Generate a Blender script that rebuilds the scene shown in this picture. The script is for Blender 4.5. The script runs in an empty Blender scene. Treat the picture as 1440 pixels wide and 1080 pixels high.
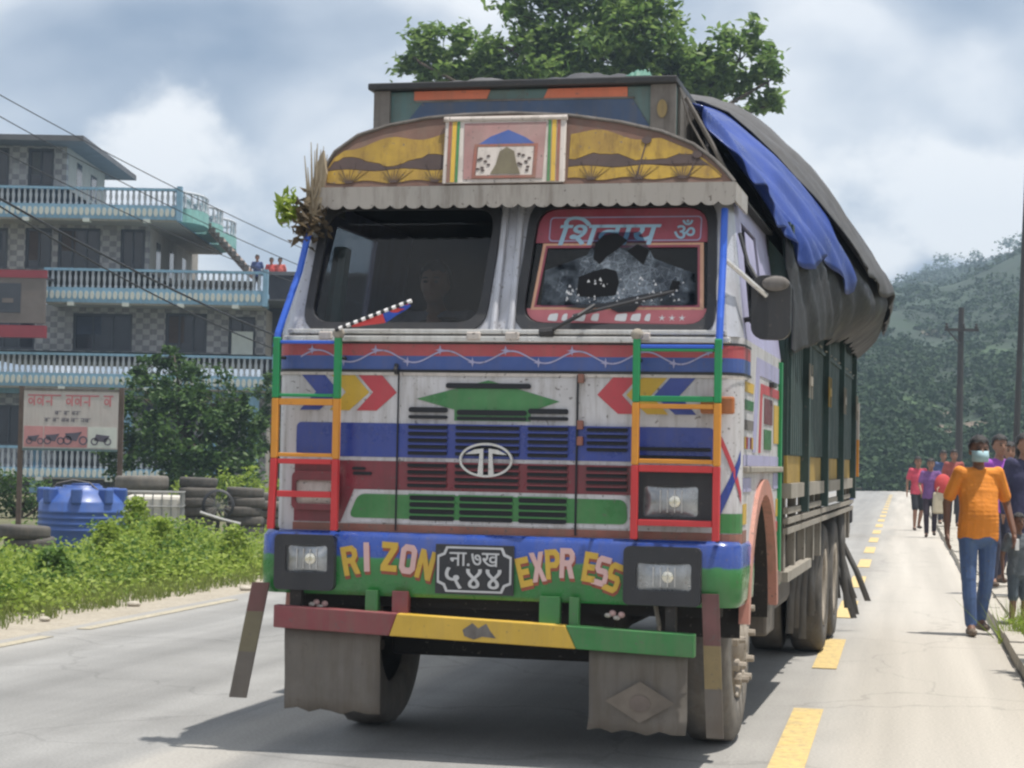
import bpy, bmesh, math, random
import numpy as np
from mathutils import Vector, Matrix
from mathutils.geometry import tessellate_polygon
random.seed(7); RNG = np.random.default_rng(7)
S = bpy.context.scene
COL = S.collection

# ------------------------------------------------------------------ camera
FPX = 2700.0; CAM_H = 1.5; PITCH = math.radians(2.25); ROLL = math.radians(1.1)
c_f = Vector((0, math.cos(PITCH), math.sin(PITCH))); c_u0 = Vector((1, 0, 0)).cross(c_f)
c_r = Vector((1, 0, 0)) * math.cos(ROLL) + c_u0 * math.sin(ROLL); c_u = c_r.cross(c_f)
cam_d = bpy.data.cameras.new('camera'); cam = bpy.data.objects.new('camera', cam_d); COL.objects.link(cam)
M = Matrix((c_r, c_u, -c_f)).transposed().to_4x4(); M.translation = (0, 0, CAM_H); cam.matrix_world = M
cam_d.sensor_width = 36; cam_d.lens = 36 * FPX / 1440; cam_d.clip_start = .1; cam_d.clip_end = 6000
S.camera = cam

# ------------------------------------------------------------------ sky and sun
SUN_EL = math.radians(76.5)
to_sun = Vector((math.cos(SUN_EL), -.065, math.sin(SUN_EL))).normalized()
W = bpy.data.worlds.new('World'); S.world = W; W.use_nodes = True
wn = W.node_tree; wn.nodes.clear()
def wnode(t, **k):
    n = wn.nodes.new(t)
    for a, b in k.items(): setattr(n, a, b)
    return n
w_out = wnode('ShaderNodeOutputWorld'); w_mix = wnode('ShaderNodeMixShader')
w_sky = wnode('ShaderNodeTexSky', sky_type='NISHITA', sun_disc=False, sun_elevation=SUN_EL, sun_rotation=math.radians(103), air_density=1.0, dust_density=2.0)
w_b1 = wnode('ShaderNodeBackground'); w_b1.inputs[1].default_value = .10
w_b2 = wnode('ShaderNodeBackground'); w_b2.inputs[1].default_value = 1.0
w_tc = wnode('ShaderNodeTexCoord'); w_map = wnode('ShaderNodeMapping')
w_map.inputs['Scale'].default_value = (1, 1, 1.75); w_map.inputs['Location'].default_value = (.225, .9, .31)
w_n1 = wnode('ShaderNodeTexNoise'); w_n1.inputs['Scale'].default_value = 7.0; w_n1.inputs['Detail'].default_value = 7; w_n1.inputs['Roughness'].default_value = .44; w_n1.inputs['Distortion'].default_value = .25
w_n2 = wnode('ShaderNodeTexNoise'); w_n2.inputs['Scale'].default_value = 3.1; w_n2.inputs['Detail'].default_value = 7; w_n2.inputs['Roughness'].default_value = .5
w_r1 = wnode('ShaderNodeValToRGB'); w_r2 = wnode('ShaderNodeValToRGB')
e = w_r1.color_ramp.elements; e[0].position = .30; e[0].color = (.20, .27, .39, 1); e[1].position = .62; e[1].color = (.93, .935, .95, 1)
k = w_r1.color_ramp.elements.new(.47); k.color = (.47, .525, .615, 1)
e = w_r2.color_ramp.elements; e[0].position = .25; e[0].color = (.75, .75, .75, 1); e[1].position = .50; e[1].color = (1, 1, 1, 1)
L = wn.links.new
L(w_tc.outputs['Generated'], w_map.inputs['Vector']); L(w_map.outputs[0], w_n1.inputs['Vector']); L(w_map.outputs[0], w_n2.inputs['Vector'])
L(w_n1.outputs['Fac'], w_r1.inputs[0]); L(w_n2.outputs['Fac'], w_r2.inputs[0])
L(w_sky.outputs[0], w_b1.inputs[0]); L(w_r1.outputs[0], w_b2.inputs[0]); L(w_r2.outputs[0], w_mix.inputs[0])
L(w_b1.outputs[0], w_mix.inputs[1]); L(w_b2.outputs[0], w_mix.inputs[2])
# heaped white cumulus low above the horizon, all the way round
w_m3 = wnode('ShaderNodeMapping'); w_m3.inputs['Scale'].default_value = (1, 1, 1.25); w_m3.inputs['Location'].default_value = (2.42, .3, .55); L(w_tc.outputs['Generated'], w_m3.inputs['Vector'])
w_n3 = wnode('ShaderNodeTexNoise'); w_n3.inputs['Scale'].default_value = 9.; w_n3.inputs['Detail'].default_value = 9; w_n3.inputs['Roughness'].default_value = .52; L(w_m3.outputs[0], w_n3.inputs['Vector'])
w_sx = wnode('ShaderNodeSeparateXYZ'); L(w_tc.outputs['Generated'], w_sx.inputs[0])
w_bd = wnode('ShaderNodeValToRGB'); e = w_bd.color_ramp.elements; e[0].position = .085; e[0].color = (0, 0, 0, 1); e[1].position = .175; e[1].color = (0, 0, 0, 1)
for p_, v_ in ((.108, .9), (.125, 1.), (.148, .7)): q_ = e.new(p_); q_.color = (v_, v_, v_, 1)
L(w_sx.outputs[2], w_bd.inputs[0])
w_ad = wnode('ShaderNodeMath', operation='MULTIPLY_ADD'); w_ad.inputs[1].default_value = .16; L(w_bd.outputs[0], w_ad.inputs[0]); L(w_n3.outputs['Fac'], w_ad.inputs[2])
w_th = wnode('ShaderNodeMapRange', interpolation_type='SMOOTHSTEP'); w_th.inputs[1].default_value = .55; w_th.inputs[2].default_value = .70; L(w_ad.outputs[0], w_th.inputs[0])
w_b3 = wnode('ShaderNodeBackground'); w_b3.inputs[0].default_value = (.97, .96, .95, 1); w_b3.inputs[1].default_value = 1.05
w_mx3 = wnode('ShaderNodeMixShader'); L(w_th.outputs[0], w_mx3.inputs[0]); L(w_mix.outputs[0], w_mx3.inputs[1]); L(w_b3.outputs[0], w_mx3.inputs[2]); L(w_mx3.outputs[0], w_out.inputs[0])
sun_d = bpy.data.lights.new('sun', 'SUN'); sun_d.energy = 4.9; sun_d.angle = math.radians(.6); sun_d.color = (1, .955, .88)
sun = bpy.data.objects.new('sun', sun_d); COL.objects.link(sun)
sun.rotation_euler = (-to_sun).to_track_quat('-Z', 'Y').to_euler(); sun.location = (20, 0, 60)
vs = S.view_settings; vs.view_transform = 'Standard'; vs.look = 'None'; vs.exposure = .25; vs.gamma = 1
S.cycles.filter_width = 2.4
S.cycles.max_bounces = 8; S.cycles.transparent_max_bounces = 12

# ------------------------------------------------------------------ helpers: placing
def ray(px, py): return c_f + c_r * ((px - 720) / FPX) - c_u * ((py - 540) / FPX)
def at(px, py, Y):
    d = ray(px, py); return Vector((0, 0, CAM_H)) + d * (Y / d.y)
def gnd(px, py, z=0.):
    d = ray(px, py); return Vector((0, 0, CAM_H)) + d * ((z - CAM_H) / d.z)
RD = Vector((.1996, .9799, 0)); RN = Vector((.9799, -.1996, 0))      # along and across the road
def road(s, t, z=0.): return RD * s + RN * t + Vector((0, 0, z))

# ------------------------------------------------------------------ helpers: materials
def mat(name, col, rough=.6, var=.12, scale=6., metal=0., bump=0., bscale=40., dirt=0., dcol=(.20, .16, .12), dscale=3., spec=.5, coords='Object', coat=0.):
    m = bpy.data.materials.new(name); m.use_nodes = True; nt = m.node_tree; N = nt.nodes; l = nt.links.new
    p = N['Principled BSDF']; p.inputs['Roughness'].default_value = rough; p.inputs['Metallic'].default_value = metal
    p.inputs['Specular IOR Level'].default_value = spec; p.inputs['Coat Weight'].default_value = coat
    tc = N.new('ShaderNodeTexCoord'); nz = N.new('ShaderNodeTexNoise'); nz.inputs['Scale'].default_value = scale; nz.inputs['Detail'].default_value = 7; nz.inputs['Roughness'].default_value = .62
    l(tc.outputs[coords], nz.inputs['Vector'])
    mr = N.new('ShaderNodeMapRange'); mr.inputs[1].default_value = .3; mr.inputs[2].default_value = .7; mr.inputs[3].default_value = 1 - var; mr.inputs[4].default_value = 1 + var
    l(nz.outputs['Fac'], mr.inputs[0])
    mx = N.new('ShaderNodeMix'); mx.data_type = 'RGBA'; mx.blend_type = 'MULTIPLY'; mx.inputs[0].default_value = 1; mx.inputs[6].default_value = (*col, 1)
    l(mr.outputs[0], mx.inputs[7]); last = mx.outputs[2]
    if dirt > 0:
        n2 = N.new('ShaderNodeTexNoise'); n2.inputs['Scale'].default_value = dscale; n2.inputs['Detail'].default_value = 9; n2.inputs['Roughness'].default_value = .68
        l(tc.outputs[coords], n2.inputs['Vector'])
        m2 = N.new('ShaderNodeMapRange'); m2.inputs[1].default_value = .42; m2.inputs[2].default_value = .72; m2.inputs[3].default_value = dirt * .25; m2.inputs[4].default_value = dirt
        l(n2.outputs['Fac'], m2.inputs[0])
        d = N.new('ShaderNodeMix'); d.data_type = 'RGBA'; d.inputs[7].default_value = (*dcol, 1); l(m2.outputs[0], d.inputs[0]); l(last, d.inputs[6]); last = d.outputs[2]
        mp = N.new('ShaderNodeMapping'); mp.inputs['Scale'].default_value = (16, 16, 1.3); l(tc.outputs[coords], mp.inputs[0])
        n4 = N.new('ShaderNodeTexNoise'); n4.inputs['Scale'].default_value = 1.; n4.inputs['Detail'].default_value = 6; n4.inputs['Roughness'].default_value = .7; l(mp.outputs[0], n4.inputs['Vector'])
        m4 = N.new('ShaderNodeMapRange'); m4.inputs[1].default_value = .47; m4.inputs[2].default_value = .76; m4.inputs[3].default_value = 0; m4.inputs[4].default_value = min(.8, dirt * 1.8); l(n4.outputs['Fac'], m4.inputs[0])
        d4 = N.new('ShaderNodeMix'); d4.data_type = 'RGBA'; d4.inputs[7].default_value = (dcol[0] * .55, dcol[1] * .5, dcol[2] * .45, 1); l(m4.outputs[0], d4.inputs[0]); l(last, d4.inputs[6]); last = d4.outputs[2]
        n5 = N.new('ShaderNodeTexNoise'); n5.inputs['Scale'].default_value = 45; n5.inputs['Detail'].default_value = 3; l(tc.outputs[coords], n5.inputs['Vector'])   # chips
        m5 = N.new('ShaderNodeMapRange'); m5.inputs[1].default_value = .655; m5.inputs[2].default_value = .69; m5.inputs[4].default_value = min(.75, dirt * 2.6); l(n5.outputs['Fac'], m5.inputs[0])
        d5 = N.new('ShaderNodeMix'); d5.data_type = 'RGBA'; d5.inputs[7].default_value = (.12, .10, .09, 1); l(m5.outputs[0], d5.inputs[0]); l(last, d5.inputs[6]); last = d5.outputs[2]
        rg = N.new('ShaderNodeMapRange'); rg.inputs[1].default_value = .35; rg.inputs[2].default_value = .7; rg.inputs[3].default_value = max(.05, rough - .12); rg.inputs[4].default_value = min(1, rough + .25); l(n2.outputs['Fac'], rg.inputs[0]); l(rg.outputs[0], p.inputs['Roughness'])
    l(last, p.inputs['Base Color'])
    if bump > 0:
        n3 = N.new('ShaderNodeTexNoise'); n3.inputs['Scale'].default_value = bscale; n3.inputs['Detail'].default_value = 5; l(tc.outputs[coords], n3.inputs['Vector'])
        b = N.new('ShaderNodeBump'); b.inputs['Strength'].default_value = bump; b.inputs['Distance'].default_value = .02; l(n3.outputs['Fac'], b.inputs['Height']); l(b.outputs[0], p.inputs['Normal'])
    return m
def leafmat(name, c1, c2, trans=.35, rough=.55):
    m = bpy.data.materials.new(name); m.use_nodes = True; nt = m.node_tree; N = nt.nodes; l = nt.links.new
    p = N['Principled BSDF']; p.inputs['Roughness'].default_value = rough; p.inputs['Specular IOR Level'].default_value = .3
    g = N.new('ShaderNodeNewGeometry'); r = N.new('ShaderNodeValToRGB'); r.color_ramp.elements[0].color = (*c1, 1); r.color_ramp.elements[1].color = (*c2, 1)
    l(g.outputs['Random Per Island'], r.inputs[0]); l(r.outputs[0], p.inputs['Base Color'])
    t = N.new('ShaderNodeBsdfTranslucent'); l(r.outputs[0], t.inputs[0]); mx = N.new('ShaderNodeMixShader'); mx.inputs[0].default_value = trans
    l(p.outputs[0], mx.inputs[1]); l(t.outputs[0], mx.inputs[2]); l(mx.outputs[0], N['Material Output'].inputs[0])
    return m
def glassmat(name, tint, refl=.5, haze_film=.0, rough=.03, haze_col=(.30, .33, .40)):
    m = bpy.data.materials.new(name); m.use_nodes = True; nt = m.node_tree; N = nt.nodes; l = nt.links.new; N.remove(N['Principled BSDF'])
    t = N.new('ShaderNodeBsdfTransparent'); t.inputs[0].default_value = (*tint, 1); g = N.new('ShaderNodeBsdfGlossy'); g.inputs['Roughness'].default_value = rough
    fr = N.new('ShaderNodeFresnel'); fr.inputs[0].default_value = 1.5; mu = N.new('ShaderNodeMath'); mu.operation = 'MULTIPLY'; mu.inputs[1].default_value = refl; l(fr.outputs[0], mu.inputs[0])
    mx = N.new('ShaderNodeMixShader'); l(mu.outputs[0], mx.inputs[0])
    df = N.new('ShaderNodeBsdfDiffuse'); df.inputs[0].default_value = (*haze_col, 1); tc = N.new('ShaderNodeTexCoord'); nz = N.new('ShaderNodeTexNoise'); nz.inputs['Scale'].default_value = 4; nz.inputs['Detail'].default_value = 7; l(tc.outputs['Object'], nz.inputs['Vector'])
    mr = N.new('ShaderNodeMapRange'); mr.inputs[1].default_value = .3; mr.inputs[2].default_value = .75; mr.inputs[3].default_value = haze_film * .3; mr.inputs[4].default_value = haze_film * 2; l(nz.outputs['Fac'], mr.inputs[0])  # patchy diffuse film: reflected haze and some dust painted onto the glass
    m2 = N.new('ShaderNodeMixShader'); l(mr.outputs[0], m2.inputs[0]); l(t.outputs[0], m2.inputs[1]); l(df.outputs[0], m2.inputs[2])
    l(m2.outputs[0], mx.inputs[1]); l(g.outputs[0], mx.inputs[2]); l(mx.outputs[0], N['Material Output'].inputs[0])
    return m

DUST = (.30, .26, .21)
m_white = mat('white_paint', (.60, .59, .615), .45, .08, 5, dirt=.36, dcol=DUST, bump=.25, bscale=2.2)
m_silver = mat('silver_paint', (.50, .51, .56), .34, .08, 7, metal=.35, dirt=.2, dcol=DUST)
m_chrome = mat('worn_trim', (.66, .65, .63), .3, .1, 9, metal=.5, dirt=.2, dcol=DUST)
m_blue = mat('blue_paint', (.018, .046, .28), .30, .16, 6, dirt=.10, dcol=DUST, coat=.25)
m_blue2 = mat('belt_blue_paint', (.04, .09, .31), .4, .12, 6, dirt=.12, dcol=DUST)
m_bright_blue = mat('bright_blue_paint', (.03, .12, .60), .35, .08, 6, dirt=.05)
m_green = mat('green_paint', (.02, .19, .04), .32, .16, 6, dirt=.18, dcol=DUST, coat=.35)
m_lgreen = mat('ladder_green_paint', (.01, .26, .085), .4, .08, 6, dirt=.05)
m_red = mat('ladder_red_paint', (.56, .035, .04), .42, .08, 6, dirt=.06)
m_orange = mat('ladder_orange_paint', (.66, .27, .03), .42, .08, 6, dirt=.06)
m_maroon = mat('maroon_paint', (.21, .026, .042), .34, .22, 5, coat=.3, dirt=.28, dcol=(.12, .08, .08))
m_belt_red = mat('belt_red_paint', (.42, .06, .075), .45, .12, 6, dirt=.2, dcol=DUST)
m_arrow_red = mat('arrow_red_paint', (.50, .05, .07), .45, .08, 6, dirt=.12, dcol=DUST)
m_yellow = mat('yellow_paint', (.60, .38, .04), .45, .1, 6, dirt=.12, dcol=DUST)
m_dyellow = mat('sunset_yellow_paint', (.42, .27, .03), .4, .25, 4, dirt=.5, dcol=(.15, .07, .03), dscale=5, coat=.2)
m_brown = mat('sunset_brown_paint', (.14, .065, .045), .5, .3, 5, dirt=.25, dcol=DUST)
m_dbrown = mat('dark_brown_paint', (.07, .045, .04), .55, .2, 6)
m_rustred = mat('dusty_red_paint', (.26, .075, .05), .6, .2, 8, dirt=.4, dcol=DUST)
m_cream = mat('cream_paint', (.60, .54, .50), .5, .1, 6, dirt=.3, dcol=DUST)
m_pink = mat('pink_letter', (.62, .40, .38), .5, .08, 6)
m_black = mat('black_plastic', (.022, .023, .028), .5, .15, 8, dirt=.12, dcol=(.12, .11, .10))
m_slot = mat('dark_slot', (.012, .013, .018), .7, .1, 8)
m_rubber = mat('tyre_rubber', (.045, .043, .042), .85, .2, 8, dirt=.55, dcol=(.21, .19, .165), dscale=4, bump=.2)
m_dusty_tyre = mat('dusty_tyre_rubber', (.10, .095, .088), .9, .2, 8, dirt=.7, dcol=(.25, .225, .195), dscale=4, bump=.2)
m_chassis = mat('chassis_grime', (.022, .02, .019), .85, .25, 6, dirt=.3, dcol=(.06, .05, .042))
m_rim = mat('dusty_rim', (.36, .32, .27), .75, .2, 6, dirt=.5, dcol=(.24, .2, .16))
m_flap = mat('dusty_flap', (.125, .112, .10), .85, .2, 5, dirt=.6, dcol=(.17, .15, .125), dscale=4)
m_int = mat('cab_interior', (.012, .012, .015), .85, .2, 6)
m_teal = mat('teal_board', (.075, .155, .16), .6, .15, 5, dirt=.35, dcol=(.22, .2, .18))
m_navy = mat('navy_board', (.028, .062, .14), .55, .18, 5, dirt=.25, dcol=(.2, .2, .2))
m_salmon = mat('orange_board', (.60, .15, .075), .55, .12, 6, dirt=.2, dcol=DUST)
m_greywood = mat('weathered_board', (.17, .155, .145), .8, .25, 7, dirt=.4, dcol=(.09, .08, .07))
m_bed = mat('dark_green_bed', (.022, .058, .055), .6, .2, 4, dirt=.25, dcol=(.10, .10, .09))
m_bedy = mat('ochre_bed_band', (.42, .27, .04), .6, .15, 5, dirt=.4, dcol=(.2, .15, .09))
m_rail = mat('dusty_rail', (.36, .33, .28), .8, .2, 6, dirt=.5, dcol=(.2, .17, .14))
m_glass = glassmat('windscreen_glass', (.70, .72, .73), .5, .006)
m_lens = mat('lamp_lens', (.36, .38, .40), .14, .3, 14, metal=.6, dirt=.2, dcol=DUST)
m_bulb = mat('lamp_bulb', (.75, .72, .62), .15, .1, 14, metal=.8)
m_amber = mat('amber_lens', (.42, .13, .03), .3, .15, 14, dirt=.2, dcol=DUST)
m_plate = mat('plate_black', (.02, .021, .026), .5, .1, 8, dirt=.15, dcol=(.15, .14, .13))
m_mark = mat('plate_white', (.52, .52, .53), .55, .1, 8)
m_lav = mat('lavender_paint', (.40, .39, .60), .5, .1, 6, dirt=.2, dcol=DUST)
m_salm2 = mat('arch_pink_paint', (.52, .21, .16), .5, .12, 6, dirt=.4, dcol=DUST)
m_sred = mat('sticker_red', (.33, .055, .085), .5, .15, 6, dirt=.2, dcol=(.35, .25, .3))
m_ssky = mat('sticker_sky_blue', (.34, .52, .66), .4, .08, 6)
m_sorange = mat('sticker_orange_edge', (.66, .36, .22), .4, .15, 6, dirt=.15, dcol=(.5, .4, .4))
m_spink = mat('sticker_pink_red', (.55, .16, .18), .45, .1, 8)
m_swhite = mat('sticker_white', (.78, .76, .76), .45, .08, 8)
m_hole = mat('hole_dark', (.008, .008, .010), .9, .1, 8)

# ------------------------------------------------------------------ helpers: meshes
class MB:
    def __init__(s): s.v = []; s.f = []
    def add(s, V, Fs):
        o = len(s.v); s.v += [tuple(p) for p in V]; s.f += [tuple(i + o for i in q) for q in Fs]; return s
    def box(s, c, d, rot=None):
        x, y, z = d[0] / 2, d[1] / 2, d[2] / 2
        V = [Vector(p) for p in ((-x, -y, -z), (x, -y, -z), (x, y, -z), (-x, y, -z), (-x, -y, z), (x, -y, z), (x, y, z), (-x, y, z))]
        if rot is not None: V = [rot @ p for p in V]
        return s.add([p + Vector(c) for p in V], [(0, 3, 2, 1), (4, 5, 6, 7), (0, 1, 5, 4), (1, 2, 6, 5), (2, 3, 7, 6), (3, 0, 4, 7)])
    def bx(s, x0, x1, y0, y1, z0, z1): return s.box(((x0 + x1) / 2, (y0 + y1) / 2, (z0 + z1) / 2), (abs(x1 - x0), abs(y1 - y0), abs(z1 - z0)))
    def tube(s, pts, r, n=8, cap=True):
        pts = [Vector(p) for p in pts]; k = len(pts); rr = r if isinstance(r, (list, tuple)) else [r] * k
        o = len(s.v); up = None
        for i, p in enumerate(pts):
            t = (pts[min(i + 1, k - 1)] - pts[max(i - 1, 0)]).normalized()
            if up is None: up = Vector((0, 0, 1)) if abs(t.z) < .9 else Vector((1, 0, 0))
            a = t.cross(up).normalized(); b = a.cross(t).normalized(); up = b
            for j in range(n):
                an = 2 * math.pi * j / n; s.v.append(tuple(p + (a * math.cos(an) + b * math.sin(an)) * rr[i]))
        for i in range(k - 1):
            for j in range(n):
                j2 = (j + 1) % n; s.f.append((o + i * n + j, o + i * n + j2, o + (i + 1) * n + j2, o + (i + 1) * n + j))
        if cap:
            s.f.append(tuple(o + j for j in range(n))[::-1]); s.f.append(tuple(o + (k - 1) * n + j for j in range(n)))
        return s
    def lathe(s, prof, c, axis='z', n=24, wob=None):
        o = len(s.v); k = len(prof); c = Vector(c)
        for i in range(n):
            an = 2 * math.pi * i / n
            for (r, h) in prof:
                r2 = r * (wob(i, r, h) if wob else 1)
                p = (r2 * math.cos(an), r2 * math.sin(an), h)
                if axis == 'x': p = (p[2], p[0], p[1])
                elif axis == 'y': p = (p[0], p[2], p[1])
                s.v.append(tuple(Vector(p) + c))
        for i in range(n):
            i2 = (i + 1) % n
            for j in range(k - 1): s.f.append((o + i * k + j, o + i2 * k + j, o + i2 * k + j + 1, o + i * k + j + 1))
        return s
    def ball(s, c, r, n=12, m=8):
        rx, ry, rz = r if isinstance(r, (tuple, list)) else (r, r, r); o = len(s.v)
        for i in range(m + 1):
            ph = math.pi * i / m
            for j in range(n):
                th = 2 * math.pi * j / n; s.v.append((c[0] + rx * math.sin(ph) * math.cos(th), c[1] + ry * math.sin(ph) * math.sin(th), c[2] + rz * math.cos(ph)))
        for i in range(m):
            for j in range(n):
                j2 = (j + 1) % n; s.f.append((o + i * n + j, o + (i + 1) * n + j, o + (i + 1) * n + j2, o + i * n + j2))
        return s
    def plate(s, outer, holes=(), th=.01, fn=None):
        loops = [list(outer)] + [list(h) for h in holes]
        tris = tessellate_polygon([[Vector((u, v, 0)) for u, v in lp] for lp in loops])
        flat = [p for lp in loops for p in lp]; n = len(flat); o = len(s.v)
        fn = fn or (lambda u, v, w: (u, w, v))
        s.v += [tuple(fn(u, v, 0.)) for u, v in flat] + [tuple(fn(u, v, th)) for u, v in flat]
        for t in tris:
            s.f.append((o + t[0], o + t[1], o + t[2])); s.f.append((o + n + t[2], o + n + t[1], o + n + t[0]))
        q = 0
        for lp in loops:
            for i in range(len(lp)):
                a = o + q + i; b = o + q + (i + 1) % len(lp); s.f.append((a, b, b + n, a + n))
            q += len(lp)
        return s
    def grid(s, P):
        o = len(s.v); a = len(P); b = len(P[0])
        for row in P: s.v += [tuple(p) for p in row]
        for i in range(a - 1):
            for j in range(b - 1): s.f.append((o + i * b + j, o + i * b + j + 1, o + (i + 1) * b + j + 1, o + (i + 1) * b + j))
        return s
    def mesh(s, name, m, smooth=False, fix=True):
        me = bpy.data.meshes.new(name); me.from_pydata(s.v, [], s.f); me.materials.append(m)
        if fix:
            bm = bmesh.new(); bm.from_mesh(me); bmesh.ops.recalc_face_normals(bm, faces=bm.faces); bm.to_mesh(me); bm.free()
        if smooth: me.polygons.foreach_set('use_smooth', [True] * len(me.polygons))
        return me
    def obj(s, name, m, parent=None, smooth=False, bevel=0., fix=True):
        o = bpy.data.objects.new(name, s.mesh(name, m, smooth, fix)); COL.objects.link(o); o.parent = parent
        if bevel:
            b = o.modifiers.new('bevel', 'BEVEL'); b.width = bevel; b.segments = 2; b.limit_method = 'ANGLE'
        return o
def put(name, me, parent=None, loc=(0, 0, 0), rotz=0.):
    o = bpy.data.objects.new(name, me); COL.objects.link(o); o.parent = parent; o.location = loc; o.rotation_euler = (0, 0, rotz); return o
def tag(o, label=None, cat=None, group=None, kind=None):
    if label: o['label'] = label
    if cat: o['category'] = cat
    if group: o['group'] = group
    if kind: o['kind'] = kind
    return o
def thing(name, label, cat, loc=(0, 0, 0), rotz=0., group=None):
    o = bpy.data.objects.new(name, None); COL.objects.link(o); o.empty_display_size = .2; o.location = loc; o.rotation_euler = (0, 0, rotz)
    return tag(o, label, cat, group)
def copy_tree(o, parent=None):
    c = o.copy(); COL.objects.link(c); c.parent = parent
    for ch in o.children: copy_tree(ch, c)
    return c
def rrect(x0, x1, z0, z1, r, n=5):
    P = []
    for cx, cz, a in ((x1 - r, z0 + r, -90), (x1 - r, z1 - r, 0), (x0 + r, z1 - r, 90), (x0 + r, z0 + r, 180)):
        for i in range(n + 1):
            an = math.radians(a + 90 * i / n); P.append((cx + r * math.cos(an), cz + r * math.sin(an)))
    return P
def rquad(c, r, n=5):
    """rounded polygon through corner list (ccw)"""
    P = []; k = len(c)
    for i in range(k):
        p = Vector(c[i]); a = (Vector(c[i - 1]) - p).normalized(); b = (Vector(c[(i + 1) % k]) - p).normalized()
        A = p + a * r; B = p + b * r
        for j in range(n + 1):
            t = j / n; q = A * (1 - t) ** 2 + p * 2 * t * (1 - t) + B * t * t; P.append((q.x, q.y))
    return P
def grow(poly, d):
    cx = sum(p[0] for p in poly) / len(poly); cy = sum(p[1] for p in poly) / len(poly)
    w = max(abs(p[0] - cx) for p in poly); h = max(abs(p[1] - cy) for p in poly)
    return [(cx + (p[0] - cx) * (1 + d / w), cy + (p[1] - cy) * (1 + d / h)) for p in poly]
def oval(cx, cz, rx, rz, n=28): return [(cx + rx * math.cos(2 * math.pi * i / n), cz + rz * math.sin(2 * math.pi * i / n)) for i in range(n)]
def text_mesh(txt, size, m, fn, th=.004, bold=0., sx=1., shear=0., space=1.):
    cu = bpy.data.curves.new('t', 'FONT'); cu.body = txt; cu.size = size; cu.align_x = 'CENTER'; cu.align_y = 'CENTER'; cu.extrude = th / 2; cu.offset = bold; cu.shear = shear; cu.space_character = space
    ob = bpy.data.objects.new('t', cu); COL.objects.link(ob); dg = bpy.context.evaluated_depsgraph_get(); dg.update()
    me = bpy.data.meshes.new_from_object(ob.evaluated_get(dg)); bpy.data.objects.remove(ob); bpy.data.curves.remove(cu)
    xs = [v.co.x for v in me.vertices]; ys = [v.co.y for v in me.vertices]
    if xs:
        cx = (min(xs) + max(xs)) / 2; cy = (min(ys) + max(ys)) / 2
        for v in me.vertices: v.co = Vector(fn((v.co.x - cx) * sx, v.co.y - cy, -v.co.z))
    me.materials.clear(); me.materials.append(m); return me
def leaves(pts, size, rng, upbias=.35, fold=.25, aspect=.5, jitter=.35):
    """leaf quads folded on their midrib, centred on pts"""
    n = len(pts); d = rng.normal(size=(n, 3)); d[:, 2] *= .6; d /= np.linalg.norm(d, axis=1)[:, None] + 1e-9
    nr = rng.normal(size=(n, 3)) * .7; nr[:, 2] += upbias * 2.2
    sd = np.cross(d, nr); sd /= np.linalg.norm(sd, axis=1)[:, None] + 1e-9; nn = np.cross(sd, d)
    sz = size * (1 + rng.uniform(-jitter, jitter, size=(n, 1))); a = d * sz * .5; b = sd * sz * aspect * .5; c = nn * sz * fold * .3
    V = np.stack([pts - a, pts + b + c - a * .1, pts + a, pts - b + c - a * .1], axis=1).reshape(-1, 3)
    i = np.arange(n) * 4
    Fq = np.concatenate([np.stack([i, i + 1, i + 2], 1), np.stack([i, i + 2, i + 3], 1)])
    return V, Fq
def np_obj(name, V, Fc, m, parent=None):
    me = bpy.data.meshes.new(name); me.vertices.add(len(V)); me.vertices.foreach_set('co', np.asarray(V, np.float32).ravel())
    k = Fc.shape[1]; me.loops.add(Fc.size); me.loops.foreach_set('vertex_index', Fc.astype(np.int32).ravel())
    me.polygons.add(len(Fc)); me.polygons.foreach_set('loop_start', np.arange(len(Fc), dtype=np.int32) * k)
    me.update(calc_edges=True); me.materials.append(m)
    o = bpy.data.objects.new(name, me); COL.objects.link(o); o.parent = parent; return o

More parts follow.
